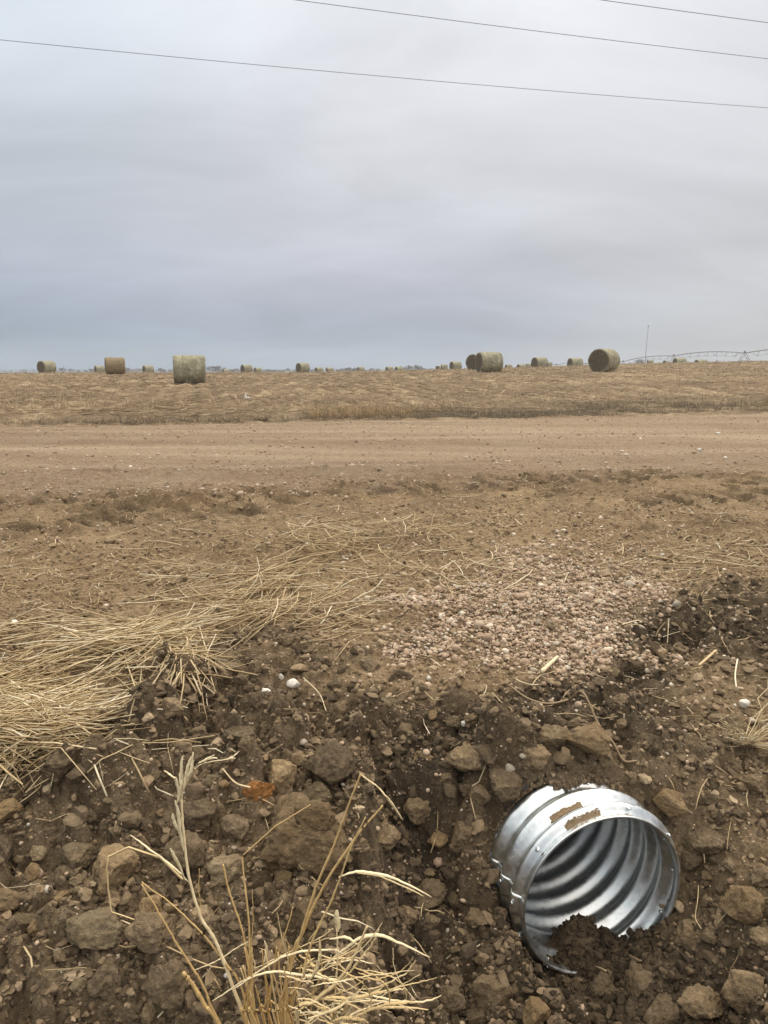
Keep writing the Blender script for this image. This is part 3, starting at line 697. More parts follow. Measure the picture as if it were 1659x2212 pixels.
def build_gravel():
    r = np.random.default_rng(3); n = 120000
    x = r.uniform(-.3, 1.9, n); y = r.uniform(2.3, 5.2, n)
    z, zb, xd, yd, dug, tan = surface(x, y)
    jx = (fbm2(x * 4, y * 4, 401, 5, .7) - .5) * 300 + r.normal(0, 18, n); jy = (fbm2(x * 4, y * 4, 402, 5, .7) - .5) * 190 + r.normal(0, 12, n)
    core = poly_in(xd + jx, yd + jy, GRAV)
    halo = np.exp(-(((xd - 1140) / 330) ** 2 + ((yd - 1310) / 170) ** 2))
    prob = np.where(core, .30 + .70 * sst((fbm2(x * 4, y * 4, 405, 4) - .36) * 5), .10 * halo + .01)
    prob *= np.where(yd < 1270, .45, 1)
    # bare patches of soil showing inside the fan
    prob *= np.where(fbm2(x * 3.2, y * 3.2, 410, 2) > .66, .25, 1)
    keep = r.random(n) < prob * .8
    x, y, z, core = x[keep], y[keep], z[keep], core[keep]
    size = np.where(core, r.lognormal(math.log(.0048), .48, len(x)), r.lognormal(math.log(.0065), .4, len(x)))
    size = np.clip(size, .003, .019)
    P = np.stack([x, y, z + np.where(core, r.uniform(0, .012, len(x)), 0)], -1)
    tag(scatter('gravel', P, size, np.clip(r.normal(.58, .26, len(x)), 0, 1), M_PEB, T_PEB, .72, sink=.42), 'pinkish tan rounded gravel spilled in a fan above the pipe', 'gravel', kind='stuff')
    # pebbles everywhere on the bank
    n = 9500; yy = np.exp(r.uniform(math.log(1.5), math.log(6.2), n)); xx = r.uniform(-.75, .75, n) * yy
    dm = np.hypot(xx - PIPE_P[0], yy - PIPE_P[1] - .02) > .30; xx, yy = xx[dm], yy[dm]; n = len(xx)
    z, zb, xd, yd, dug, tan = surface(xx, yy)
    P = np.stack([xx, yy, z], -1); size = np.clip(r.lognormal(math.log(.0035), .5, n) * (yy / 2.6) ** .4, .0015, .016)
    tag(scatter('pebbles', P, size, np.clip(r.normal(.6, .25, n), 0, 1), M_PEB, T_SMALL, .8), 'tiny pale pebbles strewn over the earth bank', 'pebbles', kind='stuff')
    # road gravel
    n = 26000; yy = np.exp(r.uniform(math.log(4.9), math.log(19), n)); xx = r.uniform(-.72, .72, n) * yy; q = yy - K * xx
    k = (q > 5.9) & (q < 14.6) & (r.random(n) < .35 + .65 * (fbm2(xx * .35, q * 2.2, 420, 3) > .48)); xx, yy = xx[k], yy[k]
    z = Hs(xx, yy); size = np.clip(r.lognormal(math.log(.0062), .5, len(xx)), .003, .028)
    tag(scatter('road_gravel', np.stack([xx, yy, z], -1), size, np.clip(r.beta(1.6, 1.8, len(xx)), 0, 1), M_ROADPEB, T_SMALL, .7), 'loose pale stones scattered on the dirt road', 'gravel', kind='stuff')
build_gravel()
def build_crumbs():
    r = np.random.default_rng(5); n = 112000
    yy = 1.25 * np.exp(r.uniform(0, math.log(4.4 / 1.25), n)); xx = r.uniform(-1.0, 1.0, n) * yy
    z, zb, xd, yd, dug, tan = surface(xx, yy)
    dx, dy = xx - PIPE_P[0], yy - PIPE_P[1]; s = dx * PA[0] + dy * PA[1]; t = dx * PB[0] + dy * PB[1]
    inpipe = (s > -.01) & (np.hypot(t, z - PIPE_P[2]) < PIPE_R + .012)
    prob = dug * (1 - .5 * tan) * (.35 + .65 * sst((fbm2(xx * 6, yy * 6, 430, 3) - .35) * 4)) + .035
    k = (r.random(n) < prob * .62) & ~inpipe
    xx, yy, z = xx[k], yy[k], z[k]; n = len(xx)
    size = np.clip(r.lognormal(math.log(.0068), .55, n) * (yy / 2.4) ** .5, .003, .026)
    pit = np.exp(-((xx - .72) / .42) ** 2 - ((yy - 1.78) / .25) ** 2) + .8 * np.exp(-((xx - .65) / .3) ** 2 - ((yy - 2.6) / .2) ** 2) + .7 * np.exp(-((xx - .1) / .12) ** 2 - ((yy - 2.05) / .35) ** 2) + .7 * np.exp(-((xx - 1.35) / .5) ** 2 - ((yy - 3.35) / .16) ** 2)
    tone = np.clip(r.normal(.50, .22, n) - .36 * pit + .3 * np.maximum(tan[k], 1 - dug[k]), 0, 1)  # crumbs in the hollows darkened too, with the same painted shade
    tag(scatter('soil_crumbs', np.stack([xx, yy, z], -1), size, tone, M_CRUMB, T_CRUMB, .8, smooth=False, sink=.28, aniso=.5), 'loose brown crumbs of earth between the clods', 'soil crumbs', kind='stuff')
build_crumbs()
def build_shoulder_crumbs():
    r = np.random.default_rng(6); n = 46000
    yy = 2.6 * np.exp(r.uniform(0, math.log(7.4 / 2.6), n)); xx = r.uniform(-.66, .66, n) * yy
    z, zb, xd, yd, dug, tan = surface(xx, yy); q = yy - K * xx
    cl = fbm2(xx * 3, yy * 4, 433, 4)
    k = (r.random(n) < (1 - dug) * (.2 + .8 * sst((cl - .42) * 6)) * (1 - .6 * sst((q - 4.6) / 1.2))) & (q < 6.4)
    xx, yy, z = xx[k], yy[k], z[k]; n = len(xx)
    size = np.clip(r.lognormal(math.log(.0062), .5, n), .003, .024)
    tag(scatter('dry_crumbs', np.stack([xx, yy, z], -1), size, np.clip(r.normal(.80, .10, n), 0, .97), M_CRUMB, T_CRUMB, .7, smooth=False, sink=.3), 'dry crumbs of tan soil on the road shoulder', 'soil crumbs', kind='stuff')
build_shoulder_crumbs()

# ------------------------------------------------------------------ stalks, straw, blades
def blades(name, PL, W, tone, mat, flat=1.0, parent=None, link=True, ring=3):
    """PL (N,K,3) centre lines, W (N,K) half widths; flat<1 squashes the section"""
    PL = np.asarray(PL, float); N, Kk, _ = PL.shape; W = np.asarray(W, float)
    T = np.gradient(PL, axis=1); T /= np.linalg.norm(T, axis=2, keepdims=True) + 1e-9
    up = np.tile(np.array([0, 0, 1.]), (N, Kk, 1)); up[np.abs(T[..., 2]) > .8] = (0.3, 1, 0)
    S = np.cross(T, up); S /= np.linalg.norm(S, axis=2, keepdims=True) + 1e-9; U = np.cross(S, T)
    V = np.empty((N, Kk, ring, 3))
    for i in range(ring):
        a = i / ring * 6.2832 + .52
        V[:, :, i] = PL + (S * math.cos(a) + U * math.sin(a) * flat) * W[..., None]
    idx = np.arange(N * Kk * ring).reshape(N, Kk, ring); Fs = []
    for i in range(ring):
        j = (i + 1) % ring
        Fs.append(np.stack([idx[:, :-1, i], idx[:, :-1, j], idx[:, 1:, j], idx[:, 1:, i]], -1).reshape(-1, 4))
    caps = []
    if ring == 3:
        caps = [np.concatenate([idx[:, 0, ::-1], idx[:, -1, :]])]
    else:
        Fs.append(np.concatenate([idx[:, 0, [3, 2, 1, 0]], idx[:, -1, :4]])) if ring == 4 else None
    return mesh_np(name, V.reshape(-1, 3), [np.concatenate(Fs)] + caps, mat, parent, attrs={'tone': np.repeat(np.asarray(tone, float), Kk * ring)}, link=link)
def lying(x, y, ang, L, w, r, lift=.01, bend=.25, Kk=4, drape=True):
    n = len(x); t = np.linspace(-.5, .5, Kk)[None]; b = r.normal(0, bend, (n, 1))
    a = ang[:, None] + b * t * 2
    px = x[:, None] + np.cos(a) * t * L[:, None]; py = y[:, None] + np.sin(a) * t * L[:, None]
    if drape:
        pz = Hs(px.ravel(), py.ravel()).reshape(px.shape)
        pz = .45 * pz + .55 * pz.mean(1, keepdims=True); 
    else: pz = base_z(px.ravel(), py.ravel()).reshape(px.shape)
    pz = pz + (r.random((n, 1)) * lift + .003) + r.normal(0, .25, (n, 1)) * t * lift * 3
    W = np.repeat(w[:, None], Kk, 1) * np.linspace(1, .75, Kk)[None]
    return np.stack([px, py, pz], -1), W
STRAW_ZONES = [  # polygon in the photo, blades, direction (rad), spread, length, layer height
 ([(-60, 1395), (120, 1375), (300, 1335), (420, 1305), (480, 1340), (400, 1385), (320, 1440), (260, 1500), (150, 1500), (-60, 1530)], 1850, .30, .42, .34, .07),
 ([(-60, 1500), (130, 1490), (210, 1530), (190, 1590), (120, 1610), (-60, 1670)], 1400, .12, .55, .32, .06),
 ([(250, 1400), (430, 1375), (470, 1480), (440, 1530), (330, 1560), (240, 1480)], 420, 1.1, 1.1, .26, .04),
 ([(330, 1290), (600, 1225), (680, 1290), (560, 1345), (400, 1345)], 260, .42, .4, .38, .06),
 ([(500, 1270), (640, 1230), (650, 1320), (560, 1370), (500, 1350)], 330, 1.0, .35, .30, .09),
 ([(600, 1290), (800, 1300), (840, 1390), (700, 1370)], 90, .3, .7, .26, .03),
 ([(620, 1130), (780, 1130), (760, 1210), (640, 1210)], 160, .1, .8, .30, .05),
 ([(760, 1140), (1010, 1130), (1010, 1190), (760, 1200)], 150, .3, .9, .2, .04),
 ([(0, 1500), (330, 1560), (320, 1720), (0, 1660)], 100, .2, .9, .22, .03),
 ([(1000, 1190), (1240, 1250), (1020, 1300), (820, 1220)], 110, .6, .8, .26, .02),
 ([(1300, 1180), (1659, 1180), (1659, 1260), (1300, 1250)], 130, .2, .6, .2, .02),
 ([(0, 1120), (1659, 1060), (1659, 1260), (900, 1290), (0, 1300)], 420, .25, .9, .15, .015),
 ([(300, 1200), (900, 1180), (900, 1300), (300, 1290)], 200, .25, .6, .22, .02),
 ([(0, 1060), (1659, 1010), (1659, 1300), (900, 1300), (0, 1330)], 3600, .3, 1.0, .07, .012),
 ([(0, 1560), (1659, 1400), (1659, 2212), (0, 2212)], 230, .6, 1.3, .10, .02),
 ([(830, 1380), (1659, 1300), (1659, 1600), (830, 1560)], 120, .6, 1.3, .12, .015),
]
def build_straw():
    r = np.random.default_rng(9); PLs, Ws, Ts = [], [], []
    for pts, n, ang, spr, L, lift in STRAW_ZONES:
        p = np.array(pts); n = int(n * .56)
        X = r.uniform(p[:, 0].min(), p[:, 0].max(), n * 6); Y = r.uniform(p[:, 1].min(), p[:, 1].max(), n * 6)
        k = poly_in(X + r.normal(0, 22, n * 6), Y + r.normal(0, 16, n * 6), pts); X, Y = X[k][:n], Y[k][:n]
        P, t = hit(X, Y); x, y = P[:, 0], P[:, 1]
        cl = fbm2(x * 3.1, y * 3.1, 440, 3)
        if lift > .035: 
            m = r.random(len(x)) < .06 + 1.0 * sst((cl - .40) * 6); x, y, cl = x[m], y[m], cl[m]
        dm = np.hypot(x - PIPE_P[0], y - PIPE_P[1] - .02) > .34; x, y = x[dm], y[dm]
        n2 = len(x)
        ln = L * r.lognormal(0, .4, n2); ln = np.clip(ln, .04, .62)
        a = ang + (fbm2(x * 1.8, y * 1.8, 450, 2) - .5) * spr * 2 + r.normal(0, spr, n2)
        pl, w = lying(x, y, a, ln, np.clip(r.normal(.0024, .0009, n2), .0009, .0046) * (.6 if L < .1 else .72 if n < 200 and spr > 1.2 else 1), r, lift, .13, 5)
        PLs.append(pl); Ws.append(w); Ts.append(np.clip(r.normal(.66, .25, n2), 0, 1))
    tag(blades('straw', np.concatenate(PLs), np.concatenate(Ws), np.concatenate(Ts), M_STRAW), 'flattened yellow straw matted on the bank at left', 'straw', kind='stuff')
build_straw()

def smooth_line(pts, K2=24):
    """Catmull-Rom through pts"""
    P = np.array(pts, float); n = len(P)
    if n < 3: return np.array([P[0] + (P[-1] - P[0]) * t for t in np.linspace(0, 1, K2)])
    E = np.concatenate([[2 * P[0] - P[1]], P, [2 * P[-1] - P[-2]]]); out = []
    for t in np.linspace(0, n - 1 - 1e-6, K2):
        i = int(t); f = t - i; a, b, c, d = E[i:i + 4]
        out.append(.5 * ((2 * b) + (c - a) * f + (2 * a - 5 * b + 4 * c - d) * f * f + (3 * b - a - 3 * c + d) * f ** 3))
    return np.array(out)
def c8(p, dist):
    xd, yd = 199 + p[0] * .44, 1592.6 + p[1] * .44
    X, Y, Zr = ray(xd, yd); k = dist / Y
    return np.array([X * k, dist, CAM_H + Zr * k])
def build_tuft():
    base = np.array([-.06, 1.32, 0.02]); base[2] = float(base_z(np.array([base[0]]), np.array([base[1]]))[0]) - .02
    root = empty('dry_grass_tuft', tuple(base)); off = base
    tag(root, 'tall tuft of dry yellow grass stalks standing in front at the bottom edge', 'grass tuft')
    def stem(pts, w0, w1, dist, tone, kind='stalk', flat=1.0, sharp=False, d1=None, ground=True):
        d1 = dist if d1 is None else d1
        n = len(pts); L = [c8(p, dist + (d1 - dist) * (i / max(1, n - 1))) for i, p in enumerate(pts)]
        if ground and pts[-1][1] > 1380:
            e = L[-1]; g = np.array([base[0] + (e[0] - base[0]) * .55 + random.uniform(-.02, .02), base[1] + random.uniform(-.03, .03), base[2]]); L.append(g)
        if sharp:
            M = []
            for i in range(len(L) - 1):
                for t in (0, .06, .5, .94): M.append(L[i] + (L[i + 1] - L[i]) * t)
            M.append(L[-1]); M = np.array(M)
        else: M = smooth_line(L, 8 * len(L))
        wig = np.cumsum(np.random.default_rng(len(M) + int(pts[0][0])).normal(0, .0004, M.shape), 0); M = M + wig
        w0, w1 = w0 * 1.25, w1 * (1.45 if kind == 'leaf' else 1.3)
        W = np.linspace(w0, w1, len(M))
        if kind == 'leaf': W = w1 * np.sin(np.linspace(.25, math.pi - .12, len(M))) ** .7 + .0003
        else:                                                # nodes on the stalk
            for q in range(4, len(M) - 2, 9): W[q] *= 1.3
        o = blades(kind, (M - off)[None], W[None], [tone], M_LEAF if kind == 'leaf' else M_STALK, flat * .5 if kind == 'leaf' else flat, root, ring=4 if kind == 'leaf' else 3)
        return o
    A, B_, Cc = 1.34, 1.30, 1.27
    PALE = 1.0
    stem([(705, 105), (600, 115), (500, 150), (455, 220), (432, 300), (440, 480), (480, 730), (530, 900), (590, 1010), (650, 1150), (750, 1407)], .0009, .0036, A, .95)
    for pts in ([(355, 165), (385, 190), (410, 225), (430, 330)], [(440, 300), (440, 180), (447, 95)], [(470, 200), (490, 140), (500, 68)], [(448, 260), (462, 180), (478, 105)],
                [(500, 150), (530, 115), (592, 80)], [(540, 135), (575, 108), (625, 110)], [(660, 112), (685, 98), (712, 74)], [(395, 375), (412, 430), (442, 500)],
                [(408, 308), (425, 400), (445, 560)], [(383, 545), (410, 600), (450, 690)], [(420, 320), (436, 240), (452, 180)]):
        stem(pts, .001, .0028, A - .004, PALE, 'leaf', .3)
    stem([(245, 710), (350, 790), (450, 880), (560, 990), (640, 1090), (720, 1200), (800, 1407)], .0013, .0022, A, .35)
    stem([(243, 722), (330, 860), (410, 1000), (480, 1100), (560, 1240), (640, 1407)], .0013, .0024, A - .02, .3)
    stem([(445, 700), (330, 590), (180, 540), (85, 585), (78, 650), (85, 730), (100, 850), (215, 892)], .0022, .0010, A, .7, sharp=True, ground=False)
    stem([(188, 480), (290, 560), (400, 650), (470, 730)], .0010, .0028, A - .006, PALE, 'leaf', .4, ground=False)
    stem([(1070, 330), (900, 430), (728, 578), (740, 720), (760, 900), (768, 1407)], .0010, .0021, A - .02, .5, sharp=True)
    stem([(642, 625), (655, 700), (690, 820), (740, 960), (770, 1100), (820, 1407)], .0018, .0017, A + .03, .35)
    stem([(525, 645), (530, 760), (540, 890)], .0007, .0008, A + .03, .4, ground=False)
    stem([(1318, 180), (1260, 330), (1200, 510), (1120, 700), (1070, 850), (1010, 1050), (960, 1250), (940, 1407)], .0014, .0028, B_, .45)
    stem([(1318, 182), (1380, 220), (1450, 300), (1532, 408)], .0010, .0026, B_, .8, 'leaf', .4, ground=False)
    stem([(1425, 335), (1330, 450), (1250, 560), (1190, 650), (1110, 800), (1050, 950), (990, 1100), (960, 1407)], .0018, .0028, B_ + .02, .4)
    stem([(1342, 390), (1260, 560), (1210, 690), (1140, 840), (1060, 1030), (1010, 1200), (930, 1407)], .0010, .0022, B_ - .03, .5)
    stem([(1210, 688), (1290, 662), (1400, 672), (1500, 705), (1662, 788)], .0010, .0038, B_, .95, 'leaf', .3, ground=False)
    stem([(1300, 665), (1420, 680), (1560, 735), (1640, 770)], .0010, .0022, B_ + .005, .7, 'leaf', .3, ground=False)
    stem([(1200, 850), (1202, 900), (1199, 955)], .0010, .0046, B_ - .02, .95, 'leaf', .3, ground=False)
    stem([(1199, 940), (1198, 1100), (1180, 1300), (1168, 1407)], .0012, .0018, B_ - .02, .9)
    stem([(590, 1295), (750, 1190), (900, 1100), (1020, 1060), (1180, 1045), (1245, 1062)], .0010, .0026, Cc, .9, 'leaf', .4, ground=False)
    stem([(690, 1240), (800, 1170), (900, 1150), (1020, 1165), (1200, 1195), (1290, 1240)], .0010, .0026, Cc - .02, .95, 'leaf', .4, ground=False)
    stem([(1165, 990), (1250, 985), (1310, 1030), (1350, 1080)], .0010, .0034, Cc, .95, 'leaf', .3, ground=False)
    stem([(1150, 1120), (1230, 1045), (1310, 990), (1400, 982), (1500, 1020), (1652, 1088)], .0010, .0042, Cc, .95, 'leaf', .3, ground=False)
    stem([(985, 830), (960, 920), (920, 1020), (880, 1180), (870, 1407)], .0010, .0018, A, .4)
    stem([(445, 1155), (500, 1230), (560, 1330), (612, 1407)], .0035, .0030, Cc, .25)
    stem([(785, 750), (785, 900), (775, 1100), (800, 1407)], .0006, .0014, A + .02, .4)
    stem([(1352, 930), (1280, 1080), (1200, 1200), (1090, 1300), (1000, 1407)], .0018, .0042, Cc - .03, .7)
    stem([(1610, 1165), (1520, 1220), (1400, 1290), (1330, 1350)], .0006, .0010, Cc, .8, ground=False)
    stem([(1475, 1035), (1480, 1130), (1510, 1210), (1580, 1300)], .0006, .0010, Cc, .8, ground=False)
    stem([(845, 1000), (852, 1050), (835, 1115)], .0008, .0022, A, .95, 'leaf', .4, ground=False)
    stem([(500, 1145), (600, 1100), (700, 1040), (780, 1000)], .0008, .0016, A + .02, .9, 'leaf', .4, ground=False)
    stem([(780, 1050), (800, 1110), (822, 1130), (1100, 1000), (1190, 945)], .0007, .0010, A, .85, ground=False)
    stem([(1130, 905), (1060, 1010), (1160, 985)], .0007, .0009, A, .7, ground=False)
    r = random.Random(4)
    for i in range(24):                                      # upright stubs round the base
        x = r.uniform(740, 980); h = r.uniform(1000, 1290); stem([(x + r.uniform(-60, 60), h), (x + r.uniform(-15, 15), 1330), (x, 1407)], .0012, .0030, r.uniform(1.24, 1.36), r.uniform(.1, .6))
    for i in range(72):                                      # curled broken leaves tangled to the right of the base
        x0, y0 = r.uniform(960, 1330), r.uniform(1090, 1430); a = r.choice([r.uniform(-.6, .6), r.uniform(-2.6, 2.6)]); L = r.uniform(25, 70); cv = r.uniform(-.28, .28)
        pts = [(x0, y0)]
        for q in range(6):
            pts.append((pts[-1][0] + L * math.cos(a), pts[-1][1] + L * math.sin(a) * .75)); a += cv + r.uniform(-.12, .12)
        stem(pts, .001, r.uniform(.0006, .0030) * (1 if i % 4 else 1.25), r.uniform(1.16, 1.36), r.uniform(.1, 1), 'leaf', r.choice([.3, .8]), ground=False, sharp=r.random() < .25)
build_tuft()

# ------------------------------------------------------------------ culvert pipe
def galv(name, rough=.27, base=.62):
    m, nt, b = mat_new(name); b.inputs['Metallic'].default_value = 1.0
    v = _node(nt, 'ShaderNodeTexVoronoi'); v.inputs['Scale'].default_value = 70
    tc = _node(nt, 'ShaderNodeTexCoord'); nt.links.new(tc.outputs['Object'], v.inputs['Vector'])
    sp = sepr(nt, v.outputs['Color']); n = noise(nt, 14, 5, .6)
    f = mth(nt, 'ADD', mth(nt, 'MULTIPLY', sp, .35), mth(nt, 'MULTIPLY', n, .65))
    c = ramp(nt, f, [(.2, (base * .80, base * .85, base * .86)), (.8, (base * 1.12, base * 1.15, base * 1.15))])
    nz = noise(nt, 7, 6, .7); dirt = mrange(nt, nz, .58, .80, 0, .35)
    nt.links.new(mixc(nt, dirt, c, (.16, .125, .09)), b.inputs['Base Color'])
    nt.links.new(mth(nt, 'ADD', mrange(nt, f, .2, .8, rough - .05, rough + .1), mth(nt, 'MULTIPLY', dirt, .5)), b.inputs['Roughness'])
    nt.links.new(mrange(nt, dirt, 0, .55, 1, .35), b.inputs['Metallic'])
    bump(nt, b, mth(nt, 'ADD', sp, mth(nt, 'MULTIPLY', n, 2)), .0006, .4)
    return m
M_GALV = galv('galvanised_steel', .33, .78); M_RIV = galv('rivet_steel', .25, .75)
def build_pipe():
    root = empty('culvert_pipe', tuple(PIPE_P)); root.rotation_euler = (PIPE_PITCH, 0, -PIPE_YAW)
    tag(root, 'corrugated galvanised steel culvert pipe sticking out of the dug earth', 'culvert pipe')
    R, pitch, amp = PIPE_R, .080, .0115
    def prof(s):
        c = amp * (np.cos((s - .045) / pitch * 2 * math.pi) + 1) * sst((s - .008) / .032) - .004 * sst((s - .06) / .02)
        return c
    n = 192; th = np.linspace(0, 2 * np.pi, n, endpoint=False)
    def revolve(ss, rr, name, mat, lo=0, hi=None, closed=True):
        V = np.stack([np.outer(rr, np.cos(th)), np.repeat(ss[:, None], n, 1), np.outer(rr, np.sin(th))], -1)
        idx = np.arange(len(ss) * n).reshape(len(ss), n); nx = np.roll(idx, -1, 1)
        F = np.stack([idx[:-1], nx[:-1], nx[1:], idx[1:]], -1).reshape(-1, 4)
        return mesh_np(name, V.reshape(-1, 3), F, mat, root)
    # wall: outside and inside of the sheet, joined round the lip (thickness 2.5 mm)
    s = np.concatenate([np.linspace(.016, 1.6, 560), np.linspace(1.61, 8.0, 1300)])
    ro = R + prof(s) - .001; ri = ro - .0025
    ss = np.concatenate([s, s[::-1]]); rr = np.concatenate([ro, ri[::-1]])
    ss = np.append(ss, ss[0]); rr = np.append(rr, rr[0])
    revolve(ss, rr, 'pipe_wall', M_GALV)
    # plain end collar with a rolled lip
    s = np.array([0, .0, .002, .006, .012, .019, .022]); o = np.array([.001, .004, .0055, .004, .0035, .0045, .001])
    s2 = np.array([.022, .012, .006, .002, 0]); i2 = np.array([-.0035, -.0035, -.0035, -.003, .001])
    revolve(np.concatenate([s, s2]), R + np.concatenate([o, i2]), 'end_collar', M_GALV)
    # lap seam strip on the left of the wall
    sa = np.linspace(.0, .6, 180); ang = np.radians(np.linspace(172, 186, 8))
    A, S = np.meshgrid(ang, sa); rad = R + np.maximum(prof(S), .0035) + .0009
    V = np.stack([rad * np.cos(A), S, rad * np.sin(A)], -1); V2 = V.copy(); V2[..., 0] -= .002 * np.cos(A); V2[..., 2] -= .002 * np.sin(A)
    V = np.concatenate([V.reshape(-1, 3), V2.reshape(-1, 3)]); k = len(sa) * 8; idx = np.arange(k).reshape(len(sa), 8)
    F = np.stack([idx[:-1, :-1], idx[:-1, 1:], idx[1:, 1:], idx[1:, :-1]], -1).reshape(-1, 4)
    e = [np.stack([idx[:-1, 0], idx[1:, 0], idx[1:, 0] + k, idx[:-1, 0] + k], -1), np.stack([idx[1:, -1], idx[:-1, -1], idx[:-1, -1] + k, idx[1:, -1] + k], -1), np.stack([idx[0, 1:], idx[0, :-1], idx[0, :-1] + k, idx[0, 1:] + k], -1)]
    mesh_np('lap_seam', V, np.concatenate([F] + e), M_GALV, root)
    V, F = ICO[3]; V = V * [1, 1, 1]
    for a, sp in ((140, .03), (178, .035), (176, .118), (72, .03), (32, .03), (5, .03), (-28, .03), (-60, .03), (-128, .03), (-158, .03)):
        a = math.radians(a); nr = np.array([math.cos(a), 0, math.sin(a)])
        head = V * .0075 * np.array([1, 1, 1]); 
        W = head - np.outer(head @ nr * .5, nr)
        bump_out = .0035 + float(max(prof(np.array([sp]))[0], 0)) + (.003 if a > 3.0 else 0)
        W = np.concatenate([W + nr * (R + bump_out) + np.array([0, sp, 0]), W * .8 + nr * (R - .0045) + np.array([0, sp, 0])])
        mesh_np('rivet', W, np.concatenate([F, F + len(V)]), M_RIV, root)
    return root
pipe = build_pipe()
def pipe_world(s, a, r):
    """point at distance s along the pipe, angle a (0 = right, 90 = top, deg), radius r"""
    a = np.radians(a); t = r * np.cos(a); v = r * np.sin(a)
    x = PIPE_P[0] + s * PA[0] + t * PB[0]; y = PIPE_P[1] + s * PA[1] + t * PB[1]
    return np.stack([x, y, PIPE_P[2] + s * math.tan(PIPE_PITCH) + v], -1)
def build_pipe_dirt():
    r = np.random.default_rng(21)
    # dark wet soil that has run into the mouth
    n, m_ = 120, 150
    S, T = np.meshgrid(np.linspace(-.16, .42, n), np.linspace(-.262, .262, m_), indexing='ij')
    f = fbm2(S * 14, T * 14, 600, 4)
    top = mouth(T) - PIPE_P[2] + .012 + .105 * np.exp(-((S - .10) / .07) ** 2 - ((T + .03) / .065) ** 2) - .06 * sst((S - .0) / .12) * (T > .05) * 0
    top -= 1.5 * np.maximum(S - .10 + .10 * sst((T - .02) / .1), 0) ** 1.35
    top += (f - .5) * .05 + .7 * lumps(S + 9, T, .035, 610) + .7 * lumps(S + 9, T + 4, .014, 620)
    lim = -np.sqrt(np.maximum((PIPE_R + .004) ** 2 - T ** 2, 0))
    z = np.where(S > -.005, np.maximum(top, lim - .004), top)
    keepv = (top > lim - .012) | (S < -.006)
    w = pipe_world(S, 0, 0); X = PIPE_P[0] + S * PA[0] + T * PB[0]; Y = PIPE_P[1] + S * PA[1] + T * PB[1]; Zz = PIPE_P[2] + z
    idx = np.arange(n * m_).reshape(n, m_); F = np.stack([idx[:-1, :-1], idx[:-1, 1:], idx[1:, 1:], idx[1:, :-1]], -1).reshape(-1, 4)
    F = F[keepv.ravel()[F].all(1)][:, ::-1]
    V = np.stack([X, Y, Zz], -1).reshape(-1, 3)
    o = mesh_np('wet_soil', V, F, M_DARK)
    tag(o, 'dark wet crumbly soil heaped inside the bottom of the pipe mouth', 'soil', kind='stuff')
    k = r.integers(0, len(V), 2600); kk = keepv.ravel()[k]; P = V[k][kk]
    st = S.ravel()[k][kk]
    scat = scatter('wet_crumbs', P, np.clip(r.lognormal(math.log(.006), .5, len(P)), .002, .016), np.clip(r.normal(.12, .12, len(P)), 0, 1), M_CRUMB, T_CRUMB, .9, smooth=False, sink=.2)
    tag(scat, 'dark crumbs of wet soil on the heap in the pipe mouth', 'soil crumbs', kind='stuff')
    # crumbs packed where the bank meets the outside of the pipe
    ss = r.uniform(.02, .36, 60000); aa = r.uniform(-25, 205, 60000)
    rad = PIPE_R + np.maximum(.0115 * (1 + np.cos((ss - .045) / .080 * 2 * math.pi)) * sst((ss - .008) / .032) - .004, -.004)
    Pp = pipe_world(ss, aa, rad + .007); gap = Hs(Pp[:, 0], Pp[:, 1]) - Pp[:, 2]
    Pp = Pp[(np.abs(gap) < .013) & (np.abs(aa - 90) < 88) & (ss > .05)][:5200]
    tag(scatter('packed_crumbs', Pp, np.clip(r.lognormal(math.log(.005), .4, len(Pp)), .002, .009), np.clip(r.normal(.42, .18, len(Pp)), 0, 1), M_CRUMB, T_CRUMB, .9, smooth=False, sink=.35), 'brown crumbs packed along the edge where the bank meets the pipe', 'soil crumbs', kind='stuff')
    # strips of dry soil left lying on top of the pipe
    PT, SZ = [], []
    for (s0, s1, a0, a1, cnt) in ((.003, .032, 93, 119, 9000), (.003, .010, 70, 96, 1500), (.070, .097, 97, 124, 8000), (.17, .24, 60, 100, 1200)):
        ss = r.uniform(s0, s1, cnt); aa = r.uniform(a0, a1, cnt)
        em = np.minimum(np.minimum(ss - s0, s1 - ss) / (s1 - s0), np.minimum(aa - a0, a1 - aa) / (a1 - a0)); edge = fbm2(ss * 90, aa * .35, 630, 3); ok = em * 5 > (edge - .30) * 2.2
        ss, aa = ss[ok], aa[ok]
        amp = .0115 * (1 + np.cos((ss - .045) / .080 * 2 * math.pi)) * sst((ss - .008) / .032) - .004 * sst((ss - .06) / .02)
        PT.append(pipe_world(ss, aa, PIPE_R + np.maximum(amp, -.004) + .001)); SZ.append(r.uniform(.0012, .0028, len(ss)))
    PT = np.concatenate(PT); SZ = np.concatenate(SZ)
    tag(scatter('dry_soil_on_pipe', PT, SZ, np.clip(r.normal(.82, .07, len(PT)), 0, 1), M_CRUMB, T_SMALL, .8, sink=.3), 'strips of dry tan soil lying on top of the steel pipe', 'soil', kind='stuff')
build_pipe_dirt()

